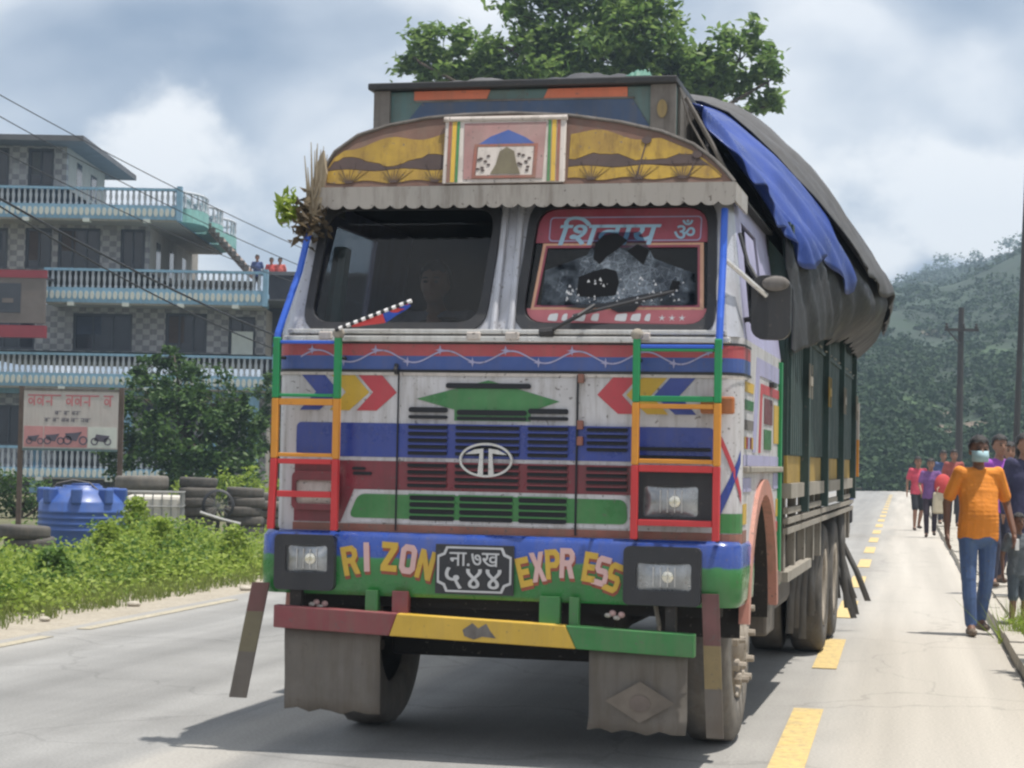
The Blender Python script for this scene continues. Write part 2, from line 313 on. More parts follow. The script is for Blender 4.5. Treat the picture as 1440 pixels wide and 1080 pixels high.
# ================================================================== SETTING
from mathutils import noise as mnoise
def roadmat():
    m = mat('dusty_asphalt', (.245, .242, .235), .85, .14, .9, bump=.35, bscale=130)
    nt = m.node_tree; N = nt.nodes; l = nt.links.new; p = N['Principled BSDF']
    base = p.inputs['Base Color'].links[0].from_socket
    tc = N.new('ShaderNodeTexCoord'); sx = N.new('ShaderNodeSeparateXYZ'); l(tc.outputs['Object'], sx.inputs[0])
    mp = N.new('ShaderNodeMapping'); mp.inputs['Scale'].default_value = (1, .12, 1); l(tc.outputs['Object'], mp.inputs[0])
    nz = N.new('ShaderNodeTexNoise'); nz.inputs['Scale'].default_value = 1.6; nz.inputs['Detail'].default_value = 8; nz.inputs['Roughness'].default_value = .6; l(mp.outputs[0], nz.inputs['Vector'])
    ad = N.new('ShaderNodeMath'); ad.operation = 'MULTIPLY_ADD'; ad.inputs[1].default_value = .8; l(nz.outputs['Fac'], ad.inputs[0]); l(sx.outputs[0], ad.inputs[2])   # x + .8*noise
    r = N.new('ShaderNodeValToRGB'); r.color_ramp.interpolation = 'LINEAR'; l_mr = N.new('ShaderNodeMapRange'); l_mr.inputs[1].default_value = -8; l_mr.inputs[2].default_value = 2; l(ad.outputs[0], l_mr.inputs[0]); l(l_mr.outputs[0], r.inputs[0])
    def pos(t): return (t + .4 + 8) / 10
    els = [(-7.2, .5), (-6.7, .12), (-6., 0), (-3.75, 0), (-3.55, .42), (-3.2, .42), (-3.0, 0), (-1.3, .05), (-.6, .25), (-.15, .85), (.8, 1)]
    r.color_ramp.elements[0].position = pos(els[0][0]); r.color_ramp.elements[0].color = (els[0][1],) * 3 + (1,)
    r.color_ramp.elements[1].position = pos(els[-1][0]); r.color_ramp.elements[1].color = (els[-1][1],) * 3 + (1,)
    for t, v in els[1:-1]: q = r.color_ramp.elements.new(pos(t)); q.color = (v, v, v, 1)
    mx = N.new('ShaderNodeMix'); mx.data_type = 'RGBA'; l(r.outputs[0], mx.inputs[0]); l(base, mx.inputs[6]); mx.inputs[7].default_value = (.45, .415, .365, 1)
    mp2 = N.new('ShaderNodeMapping'); mp2.inputs['Scale'].default_value = (2.2, .05, 1); l(tc.outputs['Object'], mp2.inputs[0])
    n2 = N.new('ShaderNodeTexNoise'); n2.inputs['Scale'].default_value = 1.; n2.inputs['Detail'].default_value = 5; l(mp2.outputs[0], n2.inputs['Vector'])
    v = N.new('ShaderNodeMapRange'); v.inputs[1].default_value = .35; v.inputs[2].default_value = .65; v.inputs[3].default_value = .84; v.inputs[4].default_value = 1.12; l(n2.outputs['Fac'], v.inputs[0])
    n3 = N.new('ShaderNodeTexNoise'); n3.inputs['Scale'].default_value = 60; n3.inputs['Detail'].default_value = 3; l(tc.outputs['Object'], n3.inputs['Vector'])
    v3 = N.new('ShaderNodeMapRange'); v3.inputs[1].default_value = .35; v3.inputs[2].default_value = .65; v3.inputs[3].default_value = .88; v3.inputs[4].default_value = 1.12; l(n3.outputs['Fac'], v3.inputs[0])
    nd = N.new('ShaderNodeTexNoise'); nd.inputs['Scale'].default_value = 1.2; nd.inputs['Detail'].default_value = 4; l(tc.outputs['Object'], nd.inputs['Vector'])
    vm = N.new('ShaderNodeVectorMath'); vm.operation = 'MULTIPLY_ADD'; vm.inputs[1].default_value = (1.2, 1.2, 0); l(nd.outputs['Color'], vm.inputs[0]); l(tc.outputs['Object'], vm.inputs[2])
    vo = N.new('ShaderNodeTexVoronoi'); vo.feature = 'DISTANCE_TO_EDGE'; vo.inputs['Scale'].default_value = .38; l(vm.outputs[0], vo.inputs['Vector'])
    v4 = N.new('ShaderNodeMapRange'); v4.inputs[1].default_value = .003; v4.inputs[2].default_value = .009; v4.inputs[3].default_value = .84; v4.inputs[4].default_value = 1; l(vo.outputs['Distance'], v4.inputs[0])
    last = mx.outputs[2]
    for q_ in (v, v3, v4):
        mm = N.new('ShaderNodeMix'); mm.data_type = 'RGBA'; mm.blend_type = 'MULTIPLY'; mm.inputs[0].default_value = 1; l(last, mm.inputs[6]); l(q_.outputs[0], mm.inputs[7]); last = mm.outputs[2]
    l(last, p.inputs['Base Color']); return m
m_road = roadmat()
m_shoulder = mat('pale_gravel', (.40, .355, .29), .95, .2, 3, bump=.6, bscale=60, dirt=.3, dcol=(.22, .19, .13), dscale=1.5)
m_ground = mat('dry_earth_and_grass', (.10, .11, .05), .95, .35, .35, bump=.5, bscale=9, dirt=.5, dcol=(.20, .16, .10), dscale=.2)
m_mark_y = mat('yellow_road_paint', (.66, .48, .17), .7, .1, 5, dirt=.5, dcol=(.36, .32, .26), dscale=9)
m_mark_w = mat('worn_yellow_road_paint', (.44, .38, .26), .75, .15, 5, dirt=.85, dcol=(.33, .31, .27), dscale=7)
m_conc = mat('pale_concrete', (.44, .405, .345), .85, .15, 4, bump=.3, bscale=40, dirt=.25, dcol=(.2, .18, .14))
ANG = math.atan2(-RD.x, RD.y)   # object rotation that maps local y to the road direction
def path(s):   # centre frame of the road: straight, then bending left
    if s < 108: return Vector((0, s, 0)), Vector((1, 0, 0))
    R = 85.; a = (s - 108) / R
    return Vector((-R + R * math.cos(a), 108 + R * math.sin(a), 0)), Vector((math.cos(a), math.sin(a), 0))
def ribbon(name, t0, t1, z, m, s0, s1, n, nt=2, parent=None, jit=0.):
    P = []
    for i in range(n + 1):
        c, nn = path(s0 + (s1 - s0) * i / n); row = []
        for j in range(nt + 1):
            t = t0 + (t1 - t0) * j / nt
            if jit and j == 0: t += jit * (mnoise.noise(Vector((i * .37, t0, 0))) + .5 * mnoise.noise(Vector((i * 1.3, t0, 5))))
            row.append(c + nn * t + Vector((0, 0, z)))
        P.append(row)
    o = MB().grid(P).obj(name, m, parent); 
    if parent is None: o.rotation_euler = (0, 0, ANG)
    return o
g = MB().grid([[(-3000 + 600 * i, -1500 + 600 * j, -.06) for i in range(11)] for j in range(11)]).obj('ground', m_ground); tag(g, kind='structure')
o_road = tag(ribbon('road', -6.95, .86, 0, m_road, -12, 230, 130, 6), kind='structure')
tag(ribbon('gravel_shoulder', -8.15, -6.9, -.012, m_shoulder, -12, 230, 240, 3, jit=.25), kind='structure')
tag(ribbon('pavement', .99, 2.6, .06, m_conc, -12, 120, 60), kind='structure')
dm = MB().bx(-.09, .09, 0, 2.45, 0, .003).mesh('road_dash', m_mark_y)
for i in range(-3, 20):
    s = 9.55 + 4.86 * i
    put('road_dash', dm, o_road, (-.545, s, .004))
edge_l = []
for i, (a, b) in enumerate(((-6, 3), (4, 11), (12.5, 14.5), (15.2, 18.9), (21, 24), (25, 40), (44, 70))):
    MB().bx(-6.80, -6.68, a, b, .003, .006).obj('edge_line', m_mark_w, o_road)
# kerb stones along the right edge
km = MB().box((0, 0, 0), (.14, .97, .22)).mesh('kerb_stone', m_conc)
kerb = tag(thing('kerb', 'low pale concrete kerb along the right edge of the road', 'kerb'), None, None); kerb.rotation_euler = (0, 0, ANG)
for i in range(-6, 90):
    k = put('kerb_stone', km, kerb, (.93 + random.uniform(-.012, .012), i * 1.0 + .5, -.005 + random.uniform(-.012, .012)), random.uniform(-.012, .012))
# slab joints of the pavement: separate slabs near the walkers
sm = MB().box((0, 0, 0), (.72, .94, .08)).mesh('paving_slab', m_conc)
pv = bpy.data.objects['pavement']
for i in range(4, 34):
    q = put('paving_slab', sm, pv, (1.40, i * 1.0 + .5, .045 + random.uniform(-.006, .010)), random.uniform(-.01, .01))

# ---------------------------------------------------------------- hills
def ridge_e(q):
    px = 720 + 2700 * q
    xs = [-1500, 0, 300, 700, 1000, 1205, 1260, 1300, 1350, 1400, 1440, 1600, 2200]; ys = [560, 600, 600, 560, 470, 412, 401, 388, 374, 359, 346, 300, 330]
    return (656 - np.interp(px, xs, ys)) / 2700
RIDGE = 640.
def hill_h(X, Y):
    q = X / Y; base = 128 + 22 * mnoise.noise(Vector((q * 9, 3.3, 0)))
    if Y < base: return -.3
    t = min(1., (Y - base) / (RIDGE - base))
    H = RIDGE * ridge_e(q) * (t ** .80) + 1.5 * t
    n = mnoise.fractal(Vector((X * .012, Y * .008, 2.)), 1., 2.1, 5)
    sp = abs(mnoise.noise(Vector((q * 13 + .3, Y * .002, 7))))
    H *= 1 + .30 * n * (1 - t) * (t > 0) - .35 * (1 - t) * sp
    if Y > RIDGE: H = RIDGE * ridge_e(q) + 1.5 - (Y - RIDGE) * .1
    H += .9 * mnoise.noise(Vector((X * .06, Y * .06, 1))) * min(1, t * 5)
    return max(H, -.3 + 3 * t)
hy = list(np.concatenate([np.linspace(105, 200, 22), np.linspace(208, 640, 62), np.linspace(655, 900, 8)]))
def hillmat():
    m = mat('hillside_grass', (.02, .042, .018), .95, .45, .06, dirt=.6, dcol=(.012, .026, .012), dscale=.035, bump=.4, bscale=.6)
    nt = m.node_tree; N = nt.nodes; l = nt.links.new; p = N['Principled BSDF']; base = p.inputs['Base Color'].links[0].from_socket
    tc = N.new('ShaderNodeTexCoord'); last = base
    nz = N.new('ShaderNodeTexNoise'); nz.inputs['Scale'].default_value = .55; nz.inputs['Detail'].default_value = 7; l(tc.outputs['Object'], nz.inputs['Vector'])
    for (c, r, colr) in SLIPS:
        vm = N.new('ShaderNodeVectorMath'); vm.operation = 'SUBTRACT'; l(tc.outputs['Object'], vm.inputs[0]); vm.inputs[1].default_value = c
        v2 = N.new('ShaderNodeVectorMath'); v2.operation = 'DIVIDE'; l(vm.outputs[0], v2.inputs[0]); v2.inputs[1].default_value = r
        ln = N.new('ShaderNodeVectorMath'); ln.operation = 'LENGTH'; l(v2.outputs[0], ln.inputs[0])
        ad = N.new('ShaderNodeMath'); ad.operation = 'MULTIPLY_ADD'; ad.inputs[1].default_value = 1.6; l(nz.outputs['Fac'], ad.inputs[0]); l(ln.outputs['Value'], ad.inputs[2])
        mr = N.new('ShaderNodeMapRange'); mr.inputs[1].default_value = 1.75; mr.inputs[2].default_value = 1.45; mr.inputs[3].default_value = 0; mr.inputs[4].default_value = 1; l(ad.outputs[0], mr.inputs[0])
        mx = N.new('ShaderNodeMix'); mx.data_type = 'RGBA'; l(mr.outputs[0], mx.inputs[0]); l(last, mx.inputs[6]); mx.inputs[7].default_value = (*colr, 1); last = mx.outputs[2]
    l(last, p.inputs['Base Color']); return m
SCREE = (.15, .115, .085)
def hill_hit(px, py):
    d = ray(px, py)
    for Y in np.linspace(130, 660, 600):
        p = Vector((0, 0, CAM_H)) + d * (Y / d.y)
        if hill_h(p.x, p.y) >= p.z: return p
    return Vector((0, 0, CAM_H)) + d * (600 / d.y)
SLIPS = []
for (px, py, rx, ry, rz, c) in ((1324, 580, .8, 2.2, 2.0, SCREE), (1376, 600, 1.0, 2., 1.0, SCREE), (1333, 606, .9, 2., .9, SCREE), (1312, 470, 2, 6, 1.5, (.12, .105, .07)), (1385, 500, 4, 12, 3, (.04, .075, .028)), (1290, 565, 2, 5, 1.2, (.05, .09, .03)), (1303, 396, 5, 8, 2, (.08, .085, .05)), (1335, 545, 2.2, 5, 1.4, (.05, .085, .028))):
    h = hill_hit(px, py); SLIPS.append((tuple(h), (rx, ry, rz), c))
m_hill = hillmat()
qs = np.linspace(-.62, .62, 150)
MB().grid([[(q * Y, Y, hill_h(q * Y, Y)) for q in qs] for Y in hy]).obj('hills', m_hill, smooth=True)
tag(bpy.data.objects['hills'], kind='structure')
m_far_leaf = leafmat('hill_foliage', (.018, .042, .017), (.042, .078, .026), .2, .8)
def blob_tree(c, h, w, n, rng):
    """leaf-card points for one rounded tree standing at c"""
    k = max(3, int(n / 14)); cc = rng.normal(size=(k, 3)) * [w * .3, w * .3, h * .2] + [0, 0, h * .62]
    P = cc[rng.integers(0, k, n)] + rng.normal(size=(n, 3)) * [w * .17, w * .17, h * .10]
    return P + np.array(c)
V = []; rng = np.random.default_rng(11)
cnt = 0
LS = []
while cnt < 11000:
    q = rng.uniform(.12, .42) if rng.random() < .8 else rng.uniform(-.2, .15); Y = 124 + 512 * rng.random() ** 2.7; X = q * Y
    if mnoise.noise(Vector((X * .11, Y * .03, 4.4))) < -.48: continue
    if any(((X - s[0][0]) / (s[1][0] * 1.2)) ** 2 + ((Y - s[0][1]) / (s[1][1] * 1.6)) ** 2 < 1 for s in SLIPS if s[2] is SCREE): continue
    h = (.0035 * Y + .35) * rng.uniform(.5, 1.5) * (.45 if Y > 540 else 1); V.append(blob_tree((X, Y, hill_h(X, Y) - .3 * h), h, h * rng.uniform(1., 1.9), 30, rng)); LS.append(np.full((30, 1), .12 + .24 * h)); cnt += 1
for i in range(1500):
    q = rng.uniform(.12, .36); Y = 128 + 22 * mnoise.noise(Vector((q * 9, 3.3, 0))) + rng.uniform(-2, 16); X = q * Y
    if any(((X - s[0][0]) / s[1][0]) ** 2 + ((Y - s[0][1]) / s[1][1]) ** 2 < 1 for s in SLIPS if s[2] is SCREE): continue
    h = rng.uniform(.35, 1.3); V.append(blob_tree((X, Y, max(-.06, hill_h(X, Y)) - .2 * h), h, h * rng.uniform(1., 2.), 30, rng)); LS.append(np.full((30, 1), .10 + .22 * h))
V = np.concatenate(V); LV, LF = leaves(V, np.concatenate(LS), rng, .5, .2, .8)
tag(np_obj('hillside_forest', LV, LF, m_far_leaf), 'hazy dark green wood covering the hillside on the right', 'forest', kind='stuff')
m_bark = mat('bark', (.085, .065, .05), .9, .3, 8, bump=.6, bscale=30)
m_ridge_leaf = leafmat('ridge_foliage', (.03, .065, .02), (.075, .13, .04), .25, .7)
ridge_labels = ['small tree alone on the bare stretch of the ridge', 'round tree on the ridge left of the big crown', 'thin sapling standing on the low end of the ridge', 'pair tree with flat top high on the ridge', 'largest tree on the skyline near the right edge', 'tree at the right edge of the skyline', 'tiny bush on the pale ridge top']
for (px, py, h), lb in zip(((1303, 386, 4.), (1331, 380, 6.2), (1288, 391, 3.2), (1371, 367, 5.2), (1419, 353, 6.), (1437, 348, 5.5), (1318, 385, 3.)), ridge_labels):
    b = at(px, py + 4, RIDGE - 6); b.z = hill_h(b.x, b.y) - .3
    t = thing('ridge_tree', lb, 'tree', b, 0, 'trees along the ridge')
    MB().tube([(0, 0, 0), (.1, 0, h * .35), (0, .1, h * .7)], [.22, .16, .07], 6).obj('trunk', m_bark, t)
    P = blob_tree((0, 0, 0), h, h * .95, 150, rng); LV, LF = leaves(P, h * .16, rng, .5, .2, .8); np_obj('crown', LV, LF, m_ridge_leaf, t)

# ---------------------------------------------------------------- big tree behind the lorry
m_leaf_big = leafmat('broad_leaves', (.09, .17, .04), (.25, .35, .10), .55, .45)
def tree(name, label, base, lobes, trunk_pts, trunk_r, nleaf, size, m, rng, cat='tree', sub=.34):
    """lobes: (centre xyz rel. base, radius xyz)"""
    t = thing(name, label, cat, base)
    mb = MB(); mb.tube(trunk_pts, trunk_r, 9)
    top = Vector(trunk_pts[-1]); vol = [r[0] * r[1] * r[2] for _, r in lobes]; tot = sum(v ** .67 for v in vol); P = []
    for (c, r), v in zip(lobes, vol):
        c = Vector(c); mid = (top + c) * .5 + Vector((rng.uniform(-.3, .3), rng.uniform(-.3, .3), .25)); rr = trunk_r[-1] if isinstance(trunk_r, list) else trunk_r
        mb.tube([top - Vector((0, 0, .4)), mid, c], [rr * .8, rr * .5, rr * .2], 6)
        n = int(nleaf * v ** .67 / tot); k = max(5, int(n / 55))
        d = rng.normal(size=(k, 3)); d /= np.linalg.norm(d, axis=1)[:, None]; cl = d * rng.uniform(.45, 1., (k, 1)) * np.array(r) + np.array(c)
        for j in range(0, k, 3): mb.tube([c, tuple((np.array(c) + cl[j]) / 2 + rng.normal(size=3) * .1), tuple(cl[j])], [rr * .18, rr * .1, rr * .04], 4, cap=False)
        idx = rng.integers(0, k, n); P.append(cl[idx] + rng.normal(size=(n, 3)) * sub * np.array(r) * .42)
    mb.obj('trunk', m_bark, t, smooth=True)
    P = np.concatenate(P); LV, LF = leaves(P, size, rng, .45, .3, .48); np_obj('crown', LV, LF, m, t); return t
YT = 60.; tb = Vector((2.6, YT, 0)); u = YT / FPX
def lobe(px, py, w, h, dy=0.):
    p = at(px, py, YT + dy) - tb; return (tuple(p), (w * u, w * u * .8, h * u))
big_l = [lobe(610, 78, 58, 42), lobe(590, 88, 40, 30, -1), lobe(720, 70, 80, 62), lobe(700, 115, 90, 40, .8), lobe(800, 25, 95, 75), lobe(880, 50, 80, 75, -.8), lobe(800, 110, 110, 50, 1), lobe(940, 110, 80, 55), lobe(1040, 85, 62, 55), lobe(1080, 115, 38, 45, -.5), lobe(1010, 140, 80, 35, .6), lobe(1080, 148, 28, 18), lobe(860, -30, 100, 60, .5), lobe(760, -20, 60, 50), lobe(975, 105, 60, 50, .4), lobe(650, 100, 60, 40, .5), lobe(1000, 90, 45, 40, -.4), lobe(840, 80, 90, 60, -.5)]
tree('roadside_tree', 'tall broad-leaved tree rising behind the cab of the lorry', tb, big_l, [(0, 0, -.2), (.1, .1, 3), (-.1, 0, 7), (.5, .1, 10.2)], [.42, .34, .28, .2], 20000, .32, m_leaf_big, np.random.default_rng(5))

# ---------------------------------------------------------------- building on the left
m_tile = mat('diagonal_wall_tile', (.33, .32, .32), .75, .2, 1.2, dirt=.3, dcol=(.2, .19, .18), dscale=.8)
def tile_nodes(m):
    nt = m.node_tree; N = nt.nodes; l = nt.links.new; p = N['Principled BSDF']; base = p.inputs['Base Color'].links[0].from_socket
    tc = N.new('ShaderNodeTexCoord'); mp = N.new('ShaderNodeMapping'); mp.inputs['Rotation'].default_value = (0, math.radians(52), 0); mp.inputs['Scale'].default_value = (1, 0, 1); sn = N.new('ShaderNodeVectorMath'); sn.operation = 'SNAP'; sn.inputs[1].default_value = (.26, 1, .20); l(tc.outputs['Object'], sn.inputs[0]); l(sn.outputs[0], mp.inputs[0])
    ck = N.new('ShaderNodeTexWave'); ck.wave_type = 'BANDS'; ck.bands_direction = 'X'; ck.inputs['Scale'].default_value = .95; ck.inputs['Distortion'].default_value = 1.2; l(mp.outputs[0], ck.inputs['Vector'])
    rp = N.new('ShaderNodeValToRGB'); rp.color_ramp.elements[0].position = .42; rp.color_ramp.elements[1].position = .58; rp.color_ramp.elements[0].color = (.72, .72, .75, 1); rp.color_ramp.elements[1].color = (1.22, 1.22, 1.22, 1); l(ck.outputs['Fac'], rp.inputs[0])
    mx = N.new('ShaderNodeMix'); mx.data_type = 'RGBA'; mx.blend_type = 'MULTIPLY'; mx.inputs[0].default_value = 1; l(base, mx.inputs[6]); l(rp.outputs[0], mx.inputs[7]); l(mx.outputs[2], p.inputs['Base Color'])
tile_nodes(m_tile)
m_bwall = mat('beige_plaster', (.40, .37, .33), .85, .1, 2, dirt=.2)
m_bblue = mat('light_blue_plaster', (.22, .40, .55), .7, .08, 2, dirt=.2)
m_bturq = mat('turquoise_plaster', (.20, .47, .44), .7, .15, 6, dirt=.2, dcol=(.6, .65, .6))
m_brail = mat('pale_baluster', (.46, .49, .53), .7, .1, 4)
m_bwhite = mat('cream_oval', (.56, .58, .53), .7, .08, 4)
m_pane = mat('dark_window_glass', (.015, .018, .026), .12, .1, 3)
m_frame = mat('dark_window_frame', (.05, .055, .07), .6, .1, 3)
m_roofslab = mat('roof_slab', (.13, .13, .14), .8, .15, 2)
m_curt1 = mat('dull_blue_curtain', (.05, .06, .09), .9, .2, 3); m_curt2 = mat('grey_curtain', (.10, .10, .10), .9, .2, 3); m_curt3 = mat('brown_curtain', (.08, .055, .045), .9, .2, 3)
YB = 70.; bu = YB / FPX
def bp(px, py, Y=YB): return at(px, py, Y)
bld = thing('apartment_building', 'four storey building with light blue balconies and diagonal tiled walls', 'building', (0, YB, 0))
def bbox(name, px0, py0, px1, py1, y0, y1, m, parent=bld, bev=0):
    a = bp(px0, py0); b = bp(px1, py1); return MB().bx(a.x, b.x, y0 - YB, y1 - YB, b.z, a.z).obj(name, m, parent, bevel=bev)
def storey(px0, px1, pt, pb, wins, depth):
    a = bp(px0, pt); b = bp(px1, pb); holes = []; 
    for (w0, w1, t0, t1) in wins:
        p = bp(w0, t0); q = bp(w1, t1); x0, x1, z0, z1 = p.x, q.x, max(q.z, b.z + .02), p.z; holes.append([(x0, z0), (x1, z0), (x1, z1), (x0, z1)])
    MB().plate([(a.x, b.z), (b.x, b.z), (b.x, a.z), (a.x, a.z)], holes, .25).obj('wall', m_tile, bld)
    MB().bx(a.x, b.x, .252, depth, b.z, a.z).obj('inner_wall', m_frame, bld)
    MB().bx(b.x - .25, b.x + .002, .254, depth + .01, b.z, a.z - .003).obj('side_wall', m_bwall, bld)
    for h in holes:
        x0, z0 = h[0]; x1, z1 = h[2]
        w = MB().plate([(x0, z0), (x1, z0), (x1, z1), (x0, z1)], [[(x0 + .09, z0 + .09), (x1 - .09, z0 + .09), (x1 - .09, z1 - .09), (x0 + .09, z1 - .09)]], .1, lambda u, v, w_: (u, .06 + w_, v)).obj('window', m_frame, bld)
        MB().bx(x0 + .08, x1 - .08, .11, .13, z0 + .08, z1 - .08).obj('pane', m_pane, w)
        if random.random() < .55: zc_ = z0 + (z1 - z0) * random.uniform(.15, .55); MB().bx(x0 + .12, x0 + .12 + (x1 - x0 - .24) * random.uniform(.3, .6), .104, .109, zc_, z1 - .12).obj('curtain', random.choice((m_curt1, m_curt2, m_curt3)), w)
        n = max(0, int((x1 - x0) / .75))
        for i in range(1, n + 1):
            xx = x0 + (x1 - x0) * i / (n + 1); MB().bx(xx - .035, xx + .035, .07, .108, z0 + .09, z1 - .09).obj('mullion', m_frame, w)
    return a, b
storey(-90, 93, 196, 265, [(-50, -25, 207, 262), (-20, 12, 207, 262), (40, 75, 208, 262)], 6.5)
storey(-90, 208, 303, 382, [(-50, -20, 320, 380), (-10, 10, 320, 380), (36, 72, 320, 380), (82, 140, 320, 380), (170, 207 - 4, 322, 381)], 11)
storey(-90, 372, 425, 499, [(-40, 48, 440, 497), (103, 185, 440, 497), (233, 290, 440, 497), (322, 358, 445, 499)], 12)
storey(-90, 372, 540, 700, [(-60, 35, 568, 628), (80, 150, 568, 660), (200, 260, 568, 660)], 12)
# roof slab of the top storey, sloping eaves
a = bp(-90, 189); b = bp(117, 199, 68.6)
MB().bx(a.x, b.x, -1.4, 8.4, b.z + .02, b.z + .22).obj('roof', m_roofslab, bld)
# side windows on the receding wall
for (px, pt, pb, yy, st) in ((93, 215, 262, 1.5, 0), (93, 222, 262, 4, 0), (208, 330, 380, 1.4, 1), (208, 330, 380, 4.2, 1), (208, 330, 380, 7, 1)):
    p = bp(px, pt); q = bp(px, pb); w = MB().bx(p.x - .03, p.x + .035, yy, yy + 1.1, q.z + .05, p.z).obj('window', m_frame, bld)
    MB().bx(p.x + .0, p.x + .045, yy + .12, yy + .98, q.z + .15, p.z - .1).obj('pane', m_pane, w)
bal_me = MB().lathe([(.0, 0), (.06, 0), (.06, .05), (.035, .10), (.055, .22), (.062, .30), (.04, .42), (.055, .50), (.0, .50)], (0, 0, 0), 'z', 7).mesh('baluster', m_brail, True)
oval_me = MB().plate(oval(0, 0, .075, .15, 12), (), .03).mesh('oval_panel', m_bwhite)
def balcony(px0, px1, prail, pband0, pband1, out, side=0., steps=None):
    """front balcony: slab edge band with ovals, balusters and handrail; y from -out to the wall"""
    a = bp(px0, prail, YB - out); b = bp(px1, prail, YB - out); zb0 = bp(px0, pband1, YB - out).z; zb1 = bp(px0, pband0, YB - out).z; zr = a.z
    zr = (a.z + b.z) / 2; x0, x1 = a.x, b.x
    sl = MB().bx(x0, x1, -out, .0 + side, zb0, zb1).obj('balcony_slab', m_bblue, bld)
    MB().bx(x0 + .05, x1 - .05, -out + .05, side - .01, zb0 - .06, zb0 - .002).obj('soffit', m_bwall, sl)
    MB().bx(x0, x1, -out - .02, -out + .16, zr - .09, zr).obj('handrail', m_bblue, sl)
    hgt = zr - .09 - zb1; sc = hgt / .5; n = int((x1 - x0) / .205)
    for i in range(n):
        xx = x0 + .1 + i * .205
        o = put('baluster', bal_me, sl, (xx, -out + .07, zb1)); o.scale = (1, 1, sc)
        if i % 1 == 0: put('oval_panel', oval_me, sl, (xx, -out - .031, (zb0 + zb1) / 2))
    MB().bx(x1 - .02, x1 + .16, -out - .05, -out + .2, zb0 - .03, zr + .08).obj('corner_post', m_bblue, sl)
    for i in range(4): MB().bx(x0 + (x1 - x0) * (i + .5) / 4 - .12, x0 + (x1 - x0) * (i + .5) / 4 + .12, -out - .04, -out + .3, zb0 - .12, zb0 + .01).obj('bracket', m_bwhite, sl)
    if side:
        MB().bx(x1 - .16, x1 + .0, -out + .21, side, zr - .09, zr - .002).obj('side_handrail', m_brail, sl)
        for i in range(int((side + out - .4) / .28)):
            o = put('baluster', bal_me, sl, (x1 - .08, -out + .4 + i * .28, zb1)); o.scale = (1, 1, sc)
        for i in range(3):   # rounded turquoise bays along the side
            y0 = -out + .6 + i * 3.6; P = [(y0 + 1.6 * (1 - math.cos(math.pi * j / 10)), .75 * math.sin(math.pi * j / 10)) for j in range(11)]
            MB().plate([(x1 + q, p) for p, q in P], (), zb1 - zb0 - .02, lambda u_, v_, w_: (u_, v_, zb0 + .01 + w_)).obj('rounded_bay', m_bturq, sl)
            for j in range(1, 10): o = put('baluster', bal_me, sl, (x1 + P[j][1] - .07, P[j][0], zb1)); o.scale = (1, 1, sc)
            MB().tube([(x1 + q - .07, p, zr - .05) for p, q in P], .06, 6).obj('bay_handrail', m_brail, sl)
    return sl
balcony(-90, 250, 262, 283, 303, 1.6, 9.5)
balcony(62, 371, 379, 403, 424, 1.7, 0)
balcony(-90, 384, 497, 521, 540, 1.8, 0)
balcony(-90, 300, 628, 655, 668, 1.9, 0)
bbox('beam', -90, 541, 372, 560, 69.2, 69.95, m_bblue)
for px in (60, 182, 300, 356): bbox('column', px, 560, px + 12, 692, 68.4, 68.75, m_bblue)
# lattice door leaf on the first floor
a = bp(326, 466, 69.8); b = bp(355, 499, 69.8)
MB().bx(a.x, b.x, -.22, -.16, b.z, a.z).obj('lattice_door', m_bwhite, bld)
# brown lean-to roof at the right end of the building
a = bp(300, 322, 74); b = bp(357, 386, 74)
lt = thing('stair_roof', 'brown sloping stair roof at the right end of the building', 'roof', (a.x, 74, 0))
MB().plate([(0, a.z), (b.x - a.x, b.z), (b.x - a.x, b.z - .22), (0, a.z - .22)], (), 4., lambda u_, v_, w_: (u_, w_ - 2, v_)).obj('roof_sheet', mat('brown_roof', (.24, .18, .15), .8, .2, 2), lt)
for i in range(11):
    f = i / 10; MB().box(((b.x - a.x) * f, -2.05, a.z + (b.z - a.z) * f + .05), (.16, .16, .2)).obj('roof_batten', m_greywood, lt)
MB().bx(-3, (b.x - a.x) * .8, 1.8, 2.1, 6, b.z - .1).obj('back_wall', m_bwall, lt)
# dark neighbouring block behind the lorry
a = bp(371, 387, 72); b = bp(520, 700, 72)
nb = thing('dark_block', 'dark unplastered block at the right end of the balconies', 'building', (a.x, 72, 0))
m_dark_block = mat('dark_concrete', (.045, .045, .055), .9, .2, 1.5)
MB().bx(0, b.x - a.x, 0, 9, -.1, a.z).obj('wall', m_dark_block, nb)
MB().bx(-.1, b.x - a.x + .1, -.12, 9.1, a.z + .002, a.z + .14).obj('parapet', m_roofslab, nb)
for zz in (2.0, 5.0):
    for xx in (1.0, 2.6): w_ = MB().bx(xx, xx + .9, -.03, .02, zz, zz + 1.3).obj('window', m_frame, nb); MB().bx(xx + .08, xx + .82, -.036, -.031, zz + .08, zz + 1.22).obj('pane', m_pane, w_)
